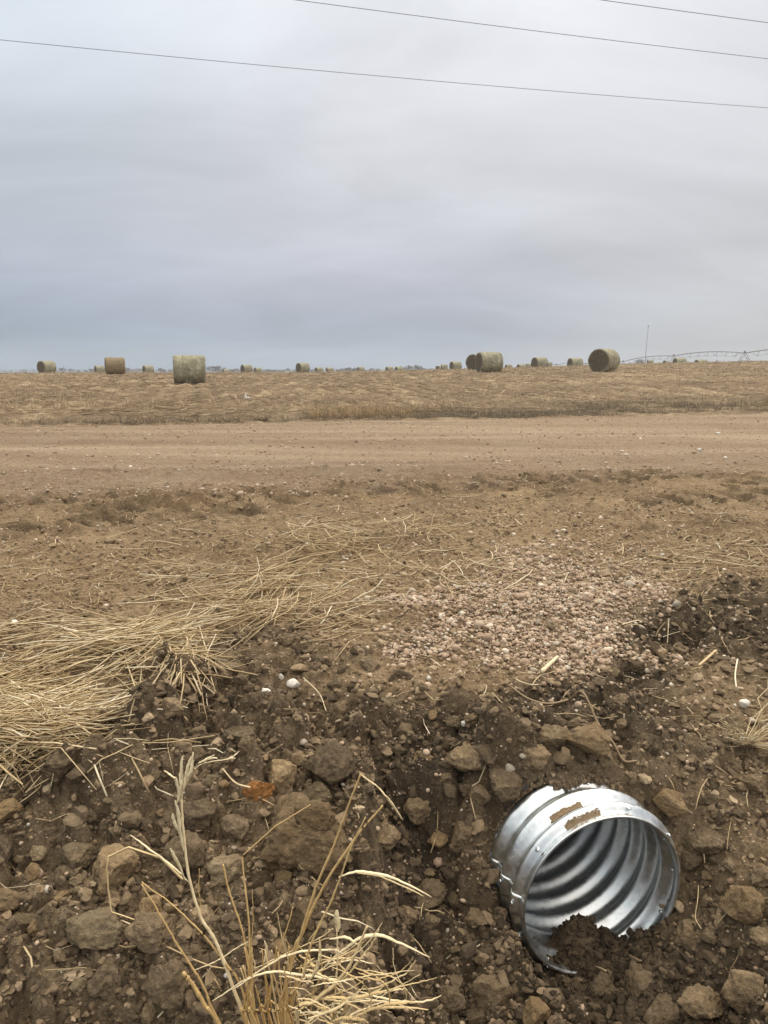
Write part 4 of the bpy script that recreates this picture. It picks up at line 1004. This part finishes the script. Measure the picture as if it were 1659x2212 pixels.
# ------------------------------------------------------------------ twigs and other single pieces of plant litter
def litter(name, pts, w0, w1, tone, mat, label, cat, group=None, extra=(), lift=.02, flat=1.0, Kx=26):
    def ln(p, off=0):
        P, _ = hit([a for a, b in p], [b for a, b in p], False); zz = Hs(P[:, 0], P[:, 1]); P[:, 2] = zz + lift + off; return smooth_line(P, Kx)
    L = ln(pts); o0 = L[len(L) // 2].copy(); o0[2] -= lift
    W = np.linspace(w0, w1, Kx); PL = [L - o0]; WW = [W]
    for e in extra: PL.append(ln(e) - o0); WW.append(np.linspace(w0 * .7, w1 * .7, Kx))
    o = blades(name, np.array(PL), np.array(WW), [tone] * len(PL), mat, flat, ring=4); o.location = tuple(o0)
    return tag(o, label, cat, group)
litter('twig', [(1102, 1516), (1140, 1532), (1185, 1541), (1230, 1541)], .003, .0045, .5, M_TWIG, 'curved brown twig lying left of the long one above the pipe', 'twig', 'fallen twigs', extra=[[(1206, 1538), (1225, 1522), (1244, 1506)]], lift=.03)
litter('twig', [(1228, 1545), (1255, 1570), (1290, 1605), (1322, 1645), (1345, 1668), (1374, 1680)], .0045, .003, .3, M_TWIG, 'long thin brown twig running down from the gravel towards the pipe', 'twig', 'fallen twigs', lift=.05)
litter('stalk_piece', [(1170, 1470), (1204, 1440)], .010, .007, .9, M_STRAW, 'thick broken pale cornstalk piece at the lower edge of the gravel', 'stalk piece', lift=.02)
litter('stalk_piece', [(1509, 1450), (1545, 1428)], .006, .007, .6, M_STRAW, 'short split stalk lying on the tan soil right of the hollow', 'stalk piece', lift=.015)
litter('stalk_piece', [(1588, 1510), (1586, 1480), (1590, 1458)], .003, .004, 1, M_STRAW, 'pale upright stalk piece above the white angular stone', 'stalk piece', lift=.03)
litter('stalk_piece', [(1441, 1400), (1443, 1360)], .002, .003, .9, M_STRAW, 'thin pale stalk piece lying in the dark hollow right of the gravel', 'stalk piece', lift=.03)
litter('stalk_piece', [(1343, 1370), (1375, 1372), (1383, 1385)], .003, .002, .9, M_STRAW, 'bent pale stalk piece at the right rim of the gravel', 'stalk piece', lift=.03)
litter('stalk_piece', [(482, 1697), (510, 1730), (542, 1764)], .002, .003, .8, M_STRAW, 'pale straw leaning left of the orange lump', 'stalk piece', lift=.05)
litter('stalk_piece', [(656, 1500), (690, 1525), (705, 1555)], .002, .002, .9, M_STRAW, 'curved pale straw below the largest white stone', 'stalk piece', lift=.03)
litter('stalk_piece', [(432, 1380), (445, 1425), (470, 1495)], .003, .002, .95, M_STRAW, 'long pale straw hanging from the right end of the mat', 'stalk piece', lift=.05)
litter('stalk_piece', [(1247, 2072), (1275, 2102), (1307, 2134)], .0022, .003, .7, M_STRAW, 'pale straw stuck in the earth right below the pipe mouth', 'stalk piece', lift=.03)
litter('stalk_piece', [(1508, 1925), (1505, 1970), (1500, 2010), (1512, 2040)], .0014, .0016, .7, M_STRAW, 'thin curved straw on the soil right of the pipe mouth', 'stalk piece', lift=.03)
litter('stalk_piece', [(310, 1178), (350, 1185), (408, 1195)], .002, .002, .9, M_STRAW, 'pale stalk lying on bare soil above the straw mat', 'stalk piece', lift=.01)
def build_uprooted():
    P, _ = hit(1598, 1630, False); P = P[0]; P[2] = float(Hs(P[:1], P[1:2])[0]) + .02
    root = empty('uprooted_grass', tuple(P)); tag(root, 'uprooted clump of dry grass with tangled roots at the right edge', 'grass clump')
    r = np.random.default_rng(12)
    def fan(n, a0, a1, L, w, up, name, mat, tn, cur):
        a = r.uniform(a0, a1, n); l = L * r.uniform(.5, 1.1, n); K2 = 7; t = np.linspace(0, 1, K2)[None]
        x = np.cos(a)[:, None] * l[:, None] * t; z = np.sin(a)[:, None] * l[:, None] * t * up + r.normal(0, cur, (n, 1)) * t ** 2
        y = r.normal(0, .35, (n, 1)) * l[:, None] * t - .02; x = x + r.normal(0, cur, (n, K2)) * t
        blades(name, np.stack([x, y, z], -1), np.full((n, K2), w), np.clip(r.normal(tn, .2, n), 0, 1), mat, 1, root)
    fan(34, -.1, 1.0, .26, .0018, 1, 'straw_blades', M_STRAW, .7, .02); fan(12, 2.0, 3.0, .12, .0014, 1, 'straw_blades', M_STRAW, .7, .02)
    fan(130, -2.3, -.8, .10, .0007, 1, 'roots', M_TWIG, .6, .02)
build_uprooted()
def nest(xd, yd, n, R0, label, mat=None):
    P, _ = hit(xd, yd, True); P = P[0]; r = np.random.default_rng(int(xd)); a = r.uniform(0, 6.28, n); t = np.linspace(-1, 1, 8)[None]
    rad = R0 * r.uniform(.4, 1, n)[:, None]; th = a[:, None] + t * r.uniform(.6, 1.5, n)[:, None]
    x = np.cos(th) * rad; y = np.sin(th) * rad * .8; z = r.uniform(.0, .035, n)[:, None] + .02 * np.abs(t) + .01
    o = blades('straw_nest', np.stack([x, y, z], -1), np.full((n, 8), .0017), np.clip(r.normal(.45, .2, n), 0, 1), M_STRAW); o.location = tuple(P)
    tag(o, label, 'straw clump')
nest(700, 1195, 34, .14, 'round nest of reddish straw on the shoulder beside the white stone')

# ------------------------------------------------------------------ verge and field growth
def upright(n, r, ylo, yhi, hgt, w, lean, keepf, tone, name, mat, label, cat, K2=3, spread=.62, wscale=True):
    y = np.exp(r.uniform(math.log(ylo), math.log(yhi), n)); x = r.uniform(-spread, spread, n) * y
    k = keepf(x, y); x, y = x[k], y[k]; n = len(x); z = Hs(x, y)
    h = hgt * r.lognormal(0, .35, n); t = np.linspace(0, 1, K2)[None]; a = r.uniform(0, 6.28, n)[:, None]; le = np.abs(r.normal(0, lean, n))[:, None] * h[:, None]
    PL = np.stack([x[:, None] + np.cos(a) * le * t ** 1.6, y[:, None] + np.sin(a) * le * t ** 1.6, z[:, None] - .01 + h[:, None] * t / np.sqrt(1 + (le / h[:, None]) ** 2)], -1)
    ww = w * r.uniform(.6, 1.3, n) * (np.maximum(1, y / 30) if wscale else 1)
    W = ww[:, None] * np.linspace(1, .45, K2)[None]
    o = blades(name, PL, W, tone(x, y, n, r), mat)
    return tag(o, label, cat, kind='stuff')
def build_field():
    r = np.random.default_rng(31)
    # lying residue
    n = 44000; y = np.exp(r.uniform(math.log(16.5), math.log(170), n)); x = r.uniform(-.62, .62, n) * y; q = y - K * x
    row = x * math.cos(.235) + y * math.sin(.235); ph = np.abs(((row / .76 + .5 * (fbm2(x * .2, y * .2, 700, 2) - .5)) % 1) - .5) * 2
    cl = fbm2(x * .35, y * .55, 705, 4)
    vz = (q > 14.6) & (q < 19.0 + .25 * x) 
    k = (q > 16.0) & (r.random(n) < np.clip(.25 + .8 * sst((cl - .38) * 5), 0, 1) * np.where(vz & (x > -6), .25, 1) * (.45 + .55 * ph)); x, y = x[k], y[k]; n = len(x)
    L = np.clip(r.lognormal(math.log(.36), .5, n), .06, 1.1); a = r.normal(.2, .6, n)
    pl, w = lying(x, y, a, L, np.clip(r.lognormal(math.log(.006), .4, n), .003, .016) * np.maximum(1, y / 30), r, .06, .3, 3, True)
    tag(blades('field_straw', pl, w, np.clip(r.normal(.58, .32, n), 0, 1), M_RES), 'pale crop residue lying over the harvested field', 'crop residue', kind='stuff')
    # standing stubble in rows
    def kf(x, y):
        row = x * math.cos(.235) + y * math.sin(.235); ph = np.abs((row / .76) % 1 - .5)
        q = y - K * x
        return (q > 18.5) & (ph < .13) & (fbm2(x * .3, y * .3, 710, 3) > .40)
    upright(90000, r, 19, 130, .15, .0055, .35, kf, lambda x, y, n, r: np.clip(r.normal(.62, .25, n), 0, 1), 'field_stubble', M_RES, 'short cut stalks standing in rows across the field', 'stubble')
    # dark verge weeds
    def kv(x, y):
        q = y - K * x; e = 18.2 + .18 * x + (fbm2(x * .5, y * .5, 720, 3) - .5) * 5
        return (q > 14.7 + .9 * sst((x - 3) / 3)) & (q < e) & (r.random(len(x)) < sst((x + 7.5) / 4) * .75 + .15) & (fbm2(x * .5, y * 1.0, 331, 5, .6) + .25 * (r.random(len(x)) - .5) > .43)
    upright(42000, r, 12, 27, .12, .0038, .9, kv, lambda x, y, n, r: np.clip(r.normal(.42, .22, n), 0, 1), 'verge_grass', M_WEED, 'matted dark dead weeds along the far verge of the road', 'weeds', K2=4)
    # golden grass tuft along the road edge
    n = 1500; X = r.uniform(668, 950, n); Y = 899 - 9 * (X - 668) / 280 * .6 + r.normal(0, 4, n); P, _ = hit(X, Y); x, y = P[:, 0], P[:, 1]
    k = fbm2(x * 2.2, y * 2.2, 730, 2) > .46; x, y = x[k], y[k]; n = len(x); z = Hs(x, y); h = r.lognormal(math.log(.17), .35, n); t = np.linspace(0, 1, 4)[None]; a = r.uniform(0, 6.28, n)[:, None]; le = np.abs(r.normal(0, .8, n))[:, None] * h[:, None]
    PL = np.stack([x[:, None] + np.cos(a) * le * t ** 1.6, y[:, None] + np.sin(a) * le * t ** 1.6 * .5, z[:, None] + h[:, None] * t * .9], -1)
    tag(blades('golden_grass', PL, np.full((n, 4), .0045) * np.linspace(1, .4, 4)[None], r.random(n), M_GOLD), 'low strip of golden dead grass at the far road edge', 'grass', kind='stuff')
build_field()
def build_bag():
    P, _ = hit(531, 866, True); P = P[0]; V, F = rock(3, 910, 5, .25, .05, .8); V = V * [.055, .05, .085]; V[:, 2] += np.maximum(V[:, 2], 0) * .6
    V[:, :2] *= (1 - .45 * np.clip(V[:, 2:3] / .1, 0, 1)); V2 = V * [1.5, .6, .25] + [.08, 0, -.02]
    o = mesh_np('plastic_bag', np.concatenate([V, V2]), np.concatenate([F, F + len(V)]), M_WHITE); o.location = (P[0], P[1], P[2] + .12); tag(o, 'crumpled whitish plastic bag caught on the stubble beyond the road', 'plastic bag')
build_bag()

# ------------------------------------------------------------------ round hay bales
def bale_mats():
    m, nt, b = mat_new('bale_wrap'); b.inputs['Roughness'].default_value = .85; b.inputs['Specular IOR Level'].default_value = .2
    tc = _node(nt, 'ShaderNodeTexCoord'); oi = _node(nt, 'ShaderNodeObjectInfo')
    mp = _node(nt, 'ShaderNodeMapping'); nt.links.new(tc.outputs['Object'], mp.inputs[0]); mp.inputs['Scale'].default_value = (3.5, 1.6, 1.6)
    w = noise(nt, 1.0, 5, .65, vec=mp.outputs[0]); n = noise(nt, 28, 5, .8); n3 = noise(nt, 3, 4, .6)
    f = mth(nt, 'ADD', mth(nt, 'ADD', mth(nt, 'MULTIPLY', w, .4), mth(nt, 'MULTIPLY', n, .4)), mth(nt, 'MULTIPLY', n3, .2))
    c = ramp(nt, f, [(.36, (.14, .125, .08)), (.47, (.25, .235, .16)), (.56, (.36, .34, .24)), (.64, (.50, .475, .35))])
    nt.links.new(c, b.inputs['Base Color']); bump(nt, b, n, .03, .8)
    m2, nt, b = mat_new('bale_tan'); b.inputs['Roughness'].default_value = .9
    n = noise(nt, 22, 5, .8); c = ramp(nt, n, [(.36, (.11, .08, .045)), (.52, (.26, .20, .115)), (.66, (.42, .33, .20))]); nt.links.new(c, b.inputs['Base Color']); bump(nt, b, n, .05, .9)
    m3, nt, b = mat_new('bale_end'); b.inputs['Roughness'].default_value = .95
    n = noise(nt, 20, 5, .85); c = ramp(nt, n, [(.38, (.055, .045, .030)), (.54, (.125, .100, .065)), (.62, (.20, .165, .115)), (.72, (.42, .38, .30))]); nt.links.new(c, b.inputs['Base Color']); bump(nt, b, n, .06, .9)
    return m, m2, m3
MB1, MB2, MB3 = bale_mats()
def bale_mesh(wrap, seed, name='net_wrap'):
    n = 96; th = np.linspace(0, 2 * np.pi, n, endpoint=False); xs = np.concatenate([[-.80, -.797, -.785, -.76], np.linspace(-.72, .72, 30), [.76, .785, .797, .80]]); rr = np.concatenate([[.66, .70, .728, .742], np.full(30, .75), [.742, .728, .70, .66]])
    X, T = np.meshgrid(xs, th, indexing='ij'); Rr = np.repeat(rr[:, None], n, 1)
    P = np.stack([X.ravel() * 3, np.cos(T).ravel() * 3, np.sin(T).ravel() * 3], -1)
    Rr = Rr + (fbm3(P * .8, seed, 3).reshape(X.shape) - .5) * .10 + (fbm3(P * 6, seed + 4, 3).reshape(X.shape) - .5) * .07 + .008 * np.sin(X * 38)
    Xn = X + (fbm3(P * 2 + 5, seed + 8, 3).reshape(X.shape) - .5) * .05
    Zc = Rr * np.sin(T); Zc = np.where(Zc < -.68, -.68 + (Zc + .68) * .25, Zc)      # flattened where it sits
    V = np.stack([Xn, Rr * np.cos(T), Zc + .70], -1).reshape(-1, 3)
    idx = np.arange(len(xs) * n).reshape(len(xs), n); nx = np.roll(idx, -1, 1)
    F = np.stack([idx[:-1], nx[:-1], nx[1:], idx[1:]], -1).reshape(-1, 4)[:, ::-1]
    side = mesh_np(name, V, F, wrap, link=False)
    ends = []
    for e in (0, -1):
        ring = V.reshape(len(xs), n, 3)[e]; k = 22; c = ring.mean(0); f = np.linspace(1, 0.02, k)[:, None, None]
        Vd = c[None, None] + (ring[None] - c) * f; Vd[1:, :, 0] += (fbm3((Vd[1:].reshape(-1, 3)) * 14, seed + e, 4).reshape(k - 1, n) - .5) * .07
        idx = np.arange(k * n).reshape(k, n); nx = np.roll(idx, -1, 1); Fd = np.stack([idx[:-1], nx[:-1], nx[1:], idx[1:]], -1).reshape(-1, 4)
        ends.append(mesh_np('bale_end', Vd.reshape(-1, 3), Fd, MB3, link=False))
    return side, ends
# x0, x1, top, bottom px, full height px or None, turn (deg), wrap, label
BALES = [
 (378, 443, 767, 827, None, 0, 0, 'biggest greenish round hay bale, standing alone left of centre nearest the road'),
 (230, 269, 772, 808, None, 4, 1, 'shaggy tan unwrapped looking round bale left of the biggest one'),
 (83, 120.5, 779.7, 806.2, None, 38, 0, 'leftmost round hay bale, greenish, far out on the field'),
 (205, 226, 790, 806, 16.5, 20, 0, 'small pale bale just left behind the shaggy tan one'),
 (310, 331, 789, 806.7, None, 22, 0, 'small bale with a dark left end between tan bale and biggest bale'),
 (520, 545.5, 787.7, 806, None, 28, 0, 'greenish distant bale, taller of the close pair right of the biggest bale'),
 (548, 566, 794, 806, 12.7, 30, 0, 'small low distant bale, right one of the close pair'),
 (480, 496.5, 797.7, 805.7, 12, 25, 0, 'half hidden distant bale just right of the big bare trees'),
 (639.5, 669, 784, 805, None, 35, 0, 'mid sized greenish bale standing on the skyline by itself left of the centre'),
 (679.5, 698.5, 792, 805.7, None, 30, 0, 'small skyline bale directly right of the mid sized one'),
 (704, 721, 791.7, 805, None, 20, 0, 'small skyline bale, second to the right of the mid sized one'),
 (771, 788, 792.7, 801.7, 12, 30, 0, 'small bale half sunk behind the skyline near the centre'),
 (832, 851, 792, 801.5, 13, 30, 0, 'left one of two small skyline bales in front of the bare tree group'),
 (852.5, 871, 792, 801, 13, 30, 0, 'right one of two small skyline bales in front of the bare tree group'),
 (942, 954, 790, 799.5, 10.5, 60, 0, 'tiny bale showing a dark end, touching a paler one'),
 (953, 966.5, 787, 799, 12, 10, 0, 'tiny pale bale overlapping the tiny one with a dark end'),
 (970, 998, 781, 799, 19, 30, 0, 'distant bale left of the close overlapping pair'),
 (1019, 1040, 765.5, 797.5, 34, 62, 0, 'bale mostly hidden behind the large one right of centre'),
 (1030, 1082.5, 760, 803.5, None, 22, 0, 'large greenish bale right of centre in front of a hidden one'),
 (1090, 1107, 787, 794.5, 12, 25, 0, 'tiny low bale just right of the large overlapping pair'),
 (1115, 1137.5, 786.5, 795, 15, 30, 0, 'low bale between the tiny one and the rounder one further right'),
 (1137, 1146.5, 785, 792, 9, 20, 0, 'tiniest bale peeking out left of the rounder one'),
 (1147.5, 1183, 772, 791.5, 25, 35, 0, 'mid sized rounded bale on the right skyline with another behind it'),
 (1183, 1190.5, 782, 789.5, 10, 10, 0, 'tiny bale peeking out at the right behind a rounded one'),
 (1225, 1259, 773.5, 790.5, 24, 30, 0, 'mid sized bale on the skyline just left of the dark ended big one'),
 (1270.5, 1336.5, 753.5, 802, None, 66, 0, 'big bale turned to show its dark round end, right side of the field'),
 (1397.5, 1411, 777.5, 785, 10.5, 20, 0, 'tiny bale at the foot of the thin mast'),
 (1433, 1442, 778.5, 783.5, 9, 60, 0, 'tiny dark ended bale under the left sprinkler tower'),
 (1452.5, 1482.5, 773.5, 784.5, 21, 30, 0, 'half hidden bale under the sprinkler pipe between its towers'),
 (1498.5, 1528.5, 777, 782.5, 21, 32, 0, 'rightmost bale, only its top showing above the skyline'),
]
def build_bales():
    protos = {0: [bale_mesh(MB1, 5), bale_mesh(MB1, 55)], 1: [bale_mesh(MB2, 77)]}
    for k, (x0, x1, yt, yb, hf, yaw, wr, lab) in enumerate(BALES):
        hpx = hf or (yb - yt); d = 1.47 * FOC / hpx
        X, Y, Zr = ray((x0 + x1) / 2, yt + hpx); x, y = X / Y * d, d; z = CAM_H + Zr / Y * d
        if hf is None:
            zs = float(Hs(np.array([x]), np.array([y]))[0]); z = .6 * z + .4 * zs
        az = math.atan2(x, y)
        root = empty('hay_bale', (x, y, z - .02), math.radians(yaw) - az); tag(root, lab, 'hay bale', 'round hay bales on the harvested field')
        pr = protos[wr]; side, ends = pr[k % len(pr)]
        for me, nm in [(side, 'net_wrap'), (ends[0], 'bale_end'), (ends[1], 'bale_end')]:
            o = bpy.data.objects.new(nm, me); COL.objects.link(o); o.parent = root
build_bales()

# ------------------------------------------------------------------ far bare trees
def tree_mats():
    m, nt, b = mat_new('bark_grey'); b.inputs['Roughness'].default_value = .9; g = _node(nt, 'ShaderNodeNewGeometry').outputs['Position']
    c = ramp(nt, noise(nt, .8, 3, vec=g), [(.3, (.10, .085, .075)), (.7, (.17, .145, .125))]); nt.links.new(c, b.inputs['Base Color']); return m
M_BARK = tree_mats()
def tree_mesh(seed, spread=1.0, dense=1.0):
    """unit-height bare tree: trunk and limbs, and a crown of fine twigs"""
    r = np.random.default_rng(seed); segs = []
    def grow(p, d, L, w, lev):
        q = p + d * L; segs.append((lev, p, q, w, w * .68))
        if lev >= 6: return
        for i in range(r.integers(2, 4) if lev else r.integers(3, 5)):
            nd = d + r.normal(0, .46, 3) * [spread, spread, .6] + np.array([0, 0, .10 - .03 * lev]); nd /= np.linalg.norm(nd); grow(p + (q - p) * r.uniform(.55, 1), nd, L * r.uniform(.6, .86), w * .6, lev + 1)
    grow(np.array([0, 0, -.02]), np.array([r.normal(0, .05), r.normal(0, .05), 1.]), .22, .030, 0)
    segs = [s for s in segs if s[0] < 6 or r.random() < dense]; top = max(s[2][2] for s in segs); out = []
    for lo, hi, nm in ((0, 2, 'trunk'), (3, 9, 'crown')):
        ss = [s for s in segs if lo <= s[0] <= hi]; PL = np.array([[s[1], (s[1] + s[2]) / 2 + r.normal(0, .006, 3), s[2]] for s in ss]) / top
        W = np.array([[max(s[3], .011), max((s[3] + s[4]) / 2, .010), max(s[4], .008)] for s in ss]); out.append((nm, blades(nm, PL, W, [0] * len(ss), M_BARK, link=False)))
    return out
TREES = [  # x px, top px, distance, width factor, label words
 (137, 791, 640, 1.3, 0), (150, 796, 700, 1.2, 1), (168, 799, 760, 1.4, 2), (183, 798, 760, 1.3, 3), (196, 794, 700, 1.2, 0), (275, 794, 650, .9, 1), (348, 794, 660, 1.1, 2), (356, 796, 700, 1.3, 3), (370, 797, 700, 1.5, 0),
 (462, 790, 600, 1.2, 1), (473, 789.5, 600, 1.3, 2), (488, 793, 650, 1.2, 3), (503, 796, 700, 1.2, 0), (511, 797, 700, 1.3, 1), (578, 797, 720, 1.3, 2), (592, 798, 720, 1.3, 3), (614, 799, 740, 1.4, 0), (624, 795, 700, 1.0, 1), (634, 799, 740, 1.5, 2),
 (676, 797, 720, 1.4, 3), (730, 796, 700, 1.5, 0), (745, 795, 680, 1.4, 1), (756, 793, 640, 1.4, 2), (766, 793, 640, 1.3, 3), (795, 796, 700, 1.4, 0), (806, 795, 690, 1.3, 1), (818, 796, 700, 1.4, 2),
 (866, 789, 640, 1.0, 3), (877, 792, 650, 1.2, 0), (888, 788.5, 600, 1.0, 1), (897, 787.5, 600, 1.0, 2), (905, 789, 620, 1.1, 3), (919, 794, 660, 1.2, 0), (930, 795, 680, 1.2, 1), (1380, 775, 620, .9, 2), (1385, 777, 620, .9, 0), (1590, 782, 640, 1, 1), (1547, 776, 640, .8, 3), (1012, 797, 720, 1.4, 2), (1000, 798, 720, 1.4, 2)]
def build_trees():
    protos = [tree_mesh(41 + i, .9 + .15 * i) for i in range(4)]
    side = lambda x: 'left of the tan bale' if x < 250 else 'between the tan bale and the biggest bale' if x < 400 else 'right behind the biggest bale' if x < 540 else 'left of the centre skyline bales' if x < 640 else 'behind the centre skyline bales' if x < 850 else 'right of the two centre skyline bales' if x < 1030 else 'behind the sprinkler pipe'
    for x_, yt, d, wf, k in TREES:
        X, Y, Zr = ray(x_, yt); x = X / Y * d; zt = CAM_H + Zr / Y * d; zg = -1.6; h = max(zt - zg, 2.5)
        root = empty('bare_tree', (x, d, zt - h), k * 1.7 + x_); root.scale = (h * wf, h * wf, h)
        sd_ = side(x_); tag(root, 'small grey leafless tree on the far horizon ' + sd_, 'tree', 'far leafless trees ' + sd_)
        for nm, me in protos[k]:
            o = bpy.data.objects.new(nm, me); COL.objects.link(o); o.parent = root
build_trees()
def build_hedge():
    r = np.random.default_rng(51); n = 26000; xp = r.uniform(-200, 1080, n); dens = .25 + sst((fbm2(xp * .02, xp * 0, 810, 3) - .42) * 6); k = r.random(n) < dens * .8; xp = xp[k]; n = len(xp)
    d = r.uniform(760, 860, n); X = (xp - 829.5) / FOC * 1.0; x = X * d; hh = 3.2 + 2.0 * fbm2(xp * .05, xp * 0, 811, 3)
    z0 = -1.6 + r.random(n) * hh; a = r.uniform(0, 6.28, n)[:, None]; t = np.linspace(0, 1, 3)[None]
    PL = np.stack([x[:, None] + np.cos(a) * t * 1.2, d[:, None] + np.sin(a) * t, z0[:, None] + t * r.uniform(.5, 1.3, n)[:, None]], -1)
    tag(blades('treeline', PL, np.full((n, 3), .11), r.random(n), M_BARK), 'low grey scrub along the far horizon', 'treeline', kind='stuff')
build_hedge()

# ------------------------------------------------------------------ sprinkler machine, mast, power lines
def steel(name, col, rough=.5):
    m, nt, b = mat_new(name); g = _node(nt, 'ShaderNodeNewGeometry').outputs['Position']
    c = mixc(nt, noise(nt, 3, 3, vec=g), tuple(v * .75 for v in col), col); nt.links.new(c, b.inputs['Base Color']); b.inputs['Roughness'].default_value = rough; b.inputs['Metallic'].default_value = .3; return m
M_STEEL = steel('weathered_steel', (.30, .31, .32)); M_TYRE = steel('tyre_rubber', (.04, .04, .04)); M_WIRE = steel('wire_metal', (.12, .125, .135))
def tube_lines(name, lines, w, mat, parent=None, ring=6):
    K2 = max(len(l) for l in lines); PL = []
    for l in lines: l = np.array(l, float); tt = np.linspace(0, len(l) - 1, K2); PL.append(np.stack([np.interp(tt, np.arange(len(l)), l[:, j]) for j in range(3)], -1))
    return blades(name, np.array(PL), np.full((len(PL), K2), w), [0] * len(PL), mat, parent=parent, ring=4)
def build_pivot():
    tx = [(100.5, 166, 763 - 12), (96.5, 210, 762.6), (93.8, 254, 769), (91, 298, 781.3), (88, 342, 786.2), (85.5, 388, 787.8), (83, 432, 789)]
    tow = []
    for x, y, yp in tx:
        X, Y, Zr = ray(829.5 + FOC * x / y, yp); tow.append(np.array([x, y, CAM_H + Zr / Y * y]))
    root = empty('irrigation_machine', (tow[1][0], tow[1][1], tow[1][2] - 4)); o0 = np.array(root.location)
    tag(root, 'long arched sprinkler irrigation pipe on wheeled towers at the far right', 'irrigation machine')
    for i, t in enumerate(tow):
        f = np.array([t[0], t[1], t[2] - 4.0]) - o0; p = t - o0
        T = root if False else empty('tower', tuple(f)); T.parent = root
        q = p - f
        legs = []
        for sx in (-1, 1):
            for sy in (-1, 1): legs.append([(sx * 2.0, sy * .25, .75), (sx * .1, sy * .8, 3.9)])
        legs += [[(-2.1, 0, .75), (2.1, 0, .75)], [(-1.2, 0, 2.0), (1.2, 0, 2.0)], [(0, 0, 3.9), (0, 0, 4.75)]]
        tube_lines('tower_frame', legs, .085, M_STEEL, T)
        box = ICO[2][0] * [.28, .28, .3] + [0, 0, 4.35]; mesh_np('control_box', box, ICO[2][1], M_STEEL, T)
        for sx in (-1, 1):
            th = np.linspace(0, 2 * np.pi, 25); PL = np.stack([sx * 2.1 + np.cos(th) * .5, np.zeros(25), .6 + np.sin(th) * .5], -1)
            tube_lines('wheel', [PL], .14, M_TYRE, T)
    for a, b in zip(tow[:-1], tow[1:]):
        a, b = a - o0, b - o0; t = np.linspace(0, 1, 25)[:, None]; L = a + (b - a) * t; L[:, 2] += 1.0 * np.sin(t[:, 0] * np.pi) ** .9 * .8
        tube_lines('span_pipe', [L], .13, M_STEEL, root)
        tr, dr = [], []; low = []
        for k in range(3, 24, 3):
            c = L[k]; n = np.array([1, 0, 0]); 
            m_ = c + [0, 0, -1.15]; low.append(m_)
            tr += [[L[k - 1], m_], [L[k + 1], m_]]
            dr.append([c + [.15, 0, .1], c + [.5, 0, .05], c + [.55, 0, -1.6]])
        tr.append([L[1]] + low + [L[23]]); tube_lines('truss', tr, .040, M_STEEL, root); tube_lines('drop_hose', dr, .03, M_STEEL, root)
build_pivot()
def build_mast():
    X, Y, Zr = ray(1400.5, 702); d = 330; x = X / Y * d; zt = CAM_H + Zr / Y * d
    root = empty('radio_mast', (x, d, 0)); tag(root, 'tall thin mast standing behind the field at right', 'mast')
    tube_lines('mast_pole', [[(-.55, 0, 0), (-.3, 0, zt * .5), (0, 0, zt - 1)]], .13, M_STEEL, root); tube_lines('mast_tip', [[(0, 0, zt - 1), (.03, 0, zt)]], .2, M_STEEL, root)
build_mast()
def build_wires():
    for (xa, ya, xb, yb, hh, lab) in ((0, 86, 1659, 233, 7.5, 'lowest of the three power lines, crossing the whole sky'), (640, 0, 1659, 127, 8.2, 'middle power line, leaving the top edge left of centre'), (1300, 0, 1659, 49, 8.2, 'short top right power line crossing only the corner')):
        A, B = [np.array([v[0] / v[2] * hh, v[1] / v[2] * hh, CAM_H + hh]) for v in (np.array(ray(xa, ya)), np.array(ray(xb, yb)))]
        D = (B - A) / np.linalg.norm(B - A); C = (A + B) / 2; s = np.linspace(-60, 60, 61); half = np.linalg.norm(B - A) / 2
        L = C + D * s[:, None]; L[:, 2] += (s ** 2 - half ** 2) * .0006
        o = tube_lines('power_line', [L - C], .0075, M_WIRE); o.location = tuple(C); tag(o, lab, 'power line', 'overhead power lines')
build_wires()

# ------------------------------------------------------------------ thin haze that softens the far trees
def build_haze():
    m = bpy.data.materials.new('haze_air'); m.use_nodes = True; nt = m.node_tree; nt.nodes.clear()
    out = _node(nt, 'ShaderNodeOutputMaterial'); v = _node(nt, 'ShaderNodeVolumePrincipled')
    v.inputs['Color'].default_value = (.86, .90, .95, 1); v.inputs['Density'].default_value = .0005; nt.links.new(v.outputs[0], out.inputs['Volume'])
    x0, x1, y0, y1, z0, z1 = -2200, 2200, -60, 960, -4, 26
    V = [(x, y, z) for z in (z0, z1) for y in (y0, y1) for x in (x0, x1)]
    o = mesh_np('haze', V, np.array([(0, 2, 3, 1), (4, 5, 7, 6), (0, 1, 5, 4), (2, 6, 7, 3), (0, 4, 6, 2), (1, 3, 7, 5)]), m, smooth=False); tag(o, kind='stuff', label='thin pale haze over the far field and trees', cat='haze')
build_haze()
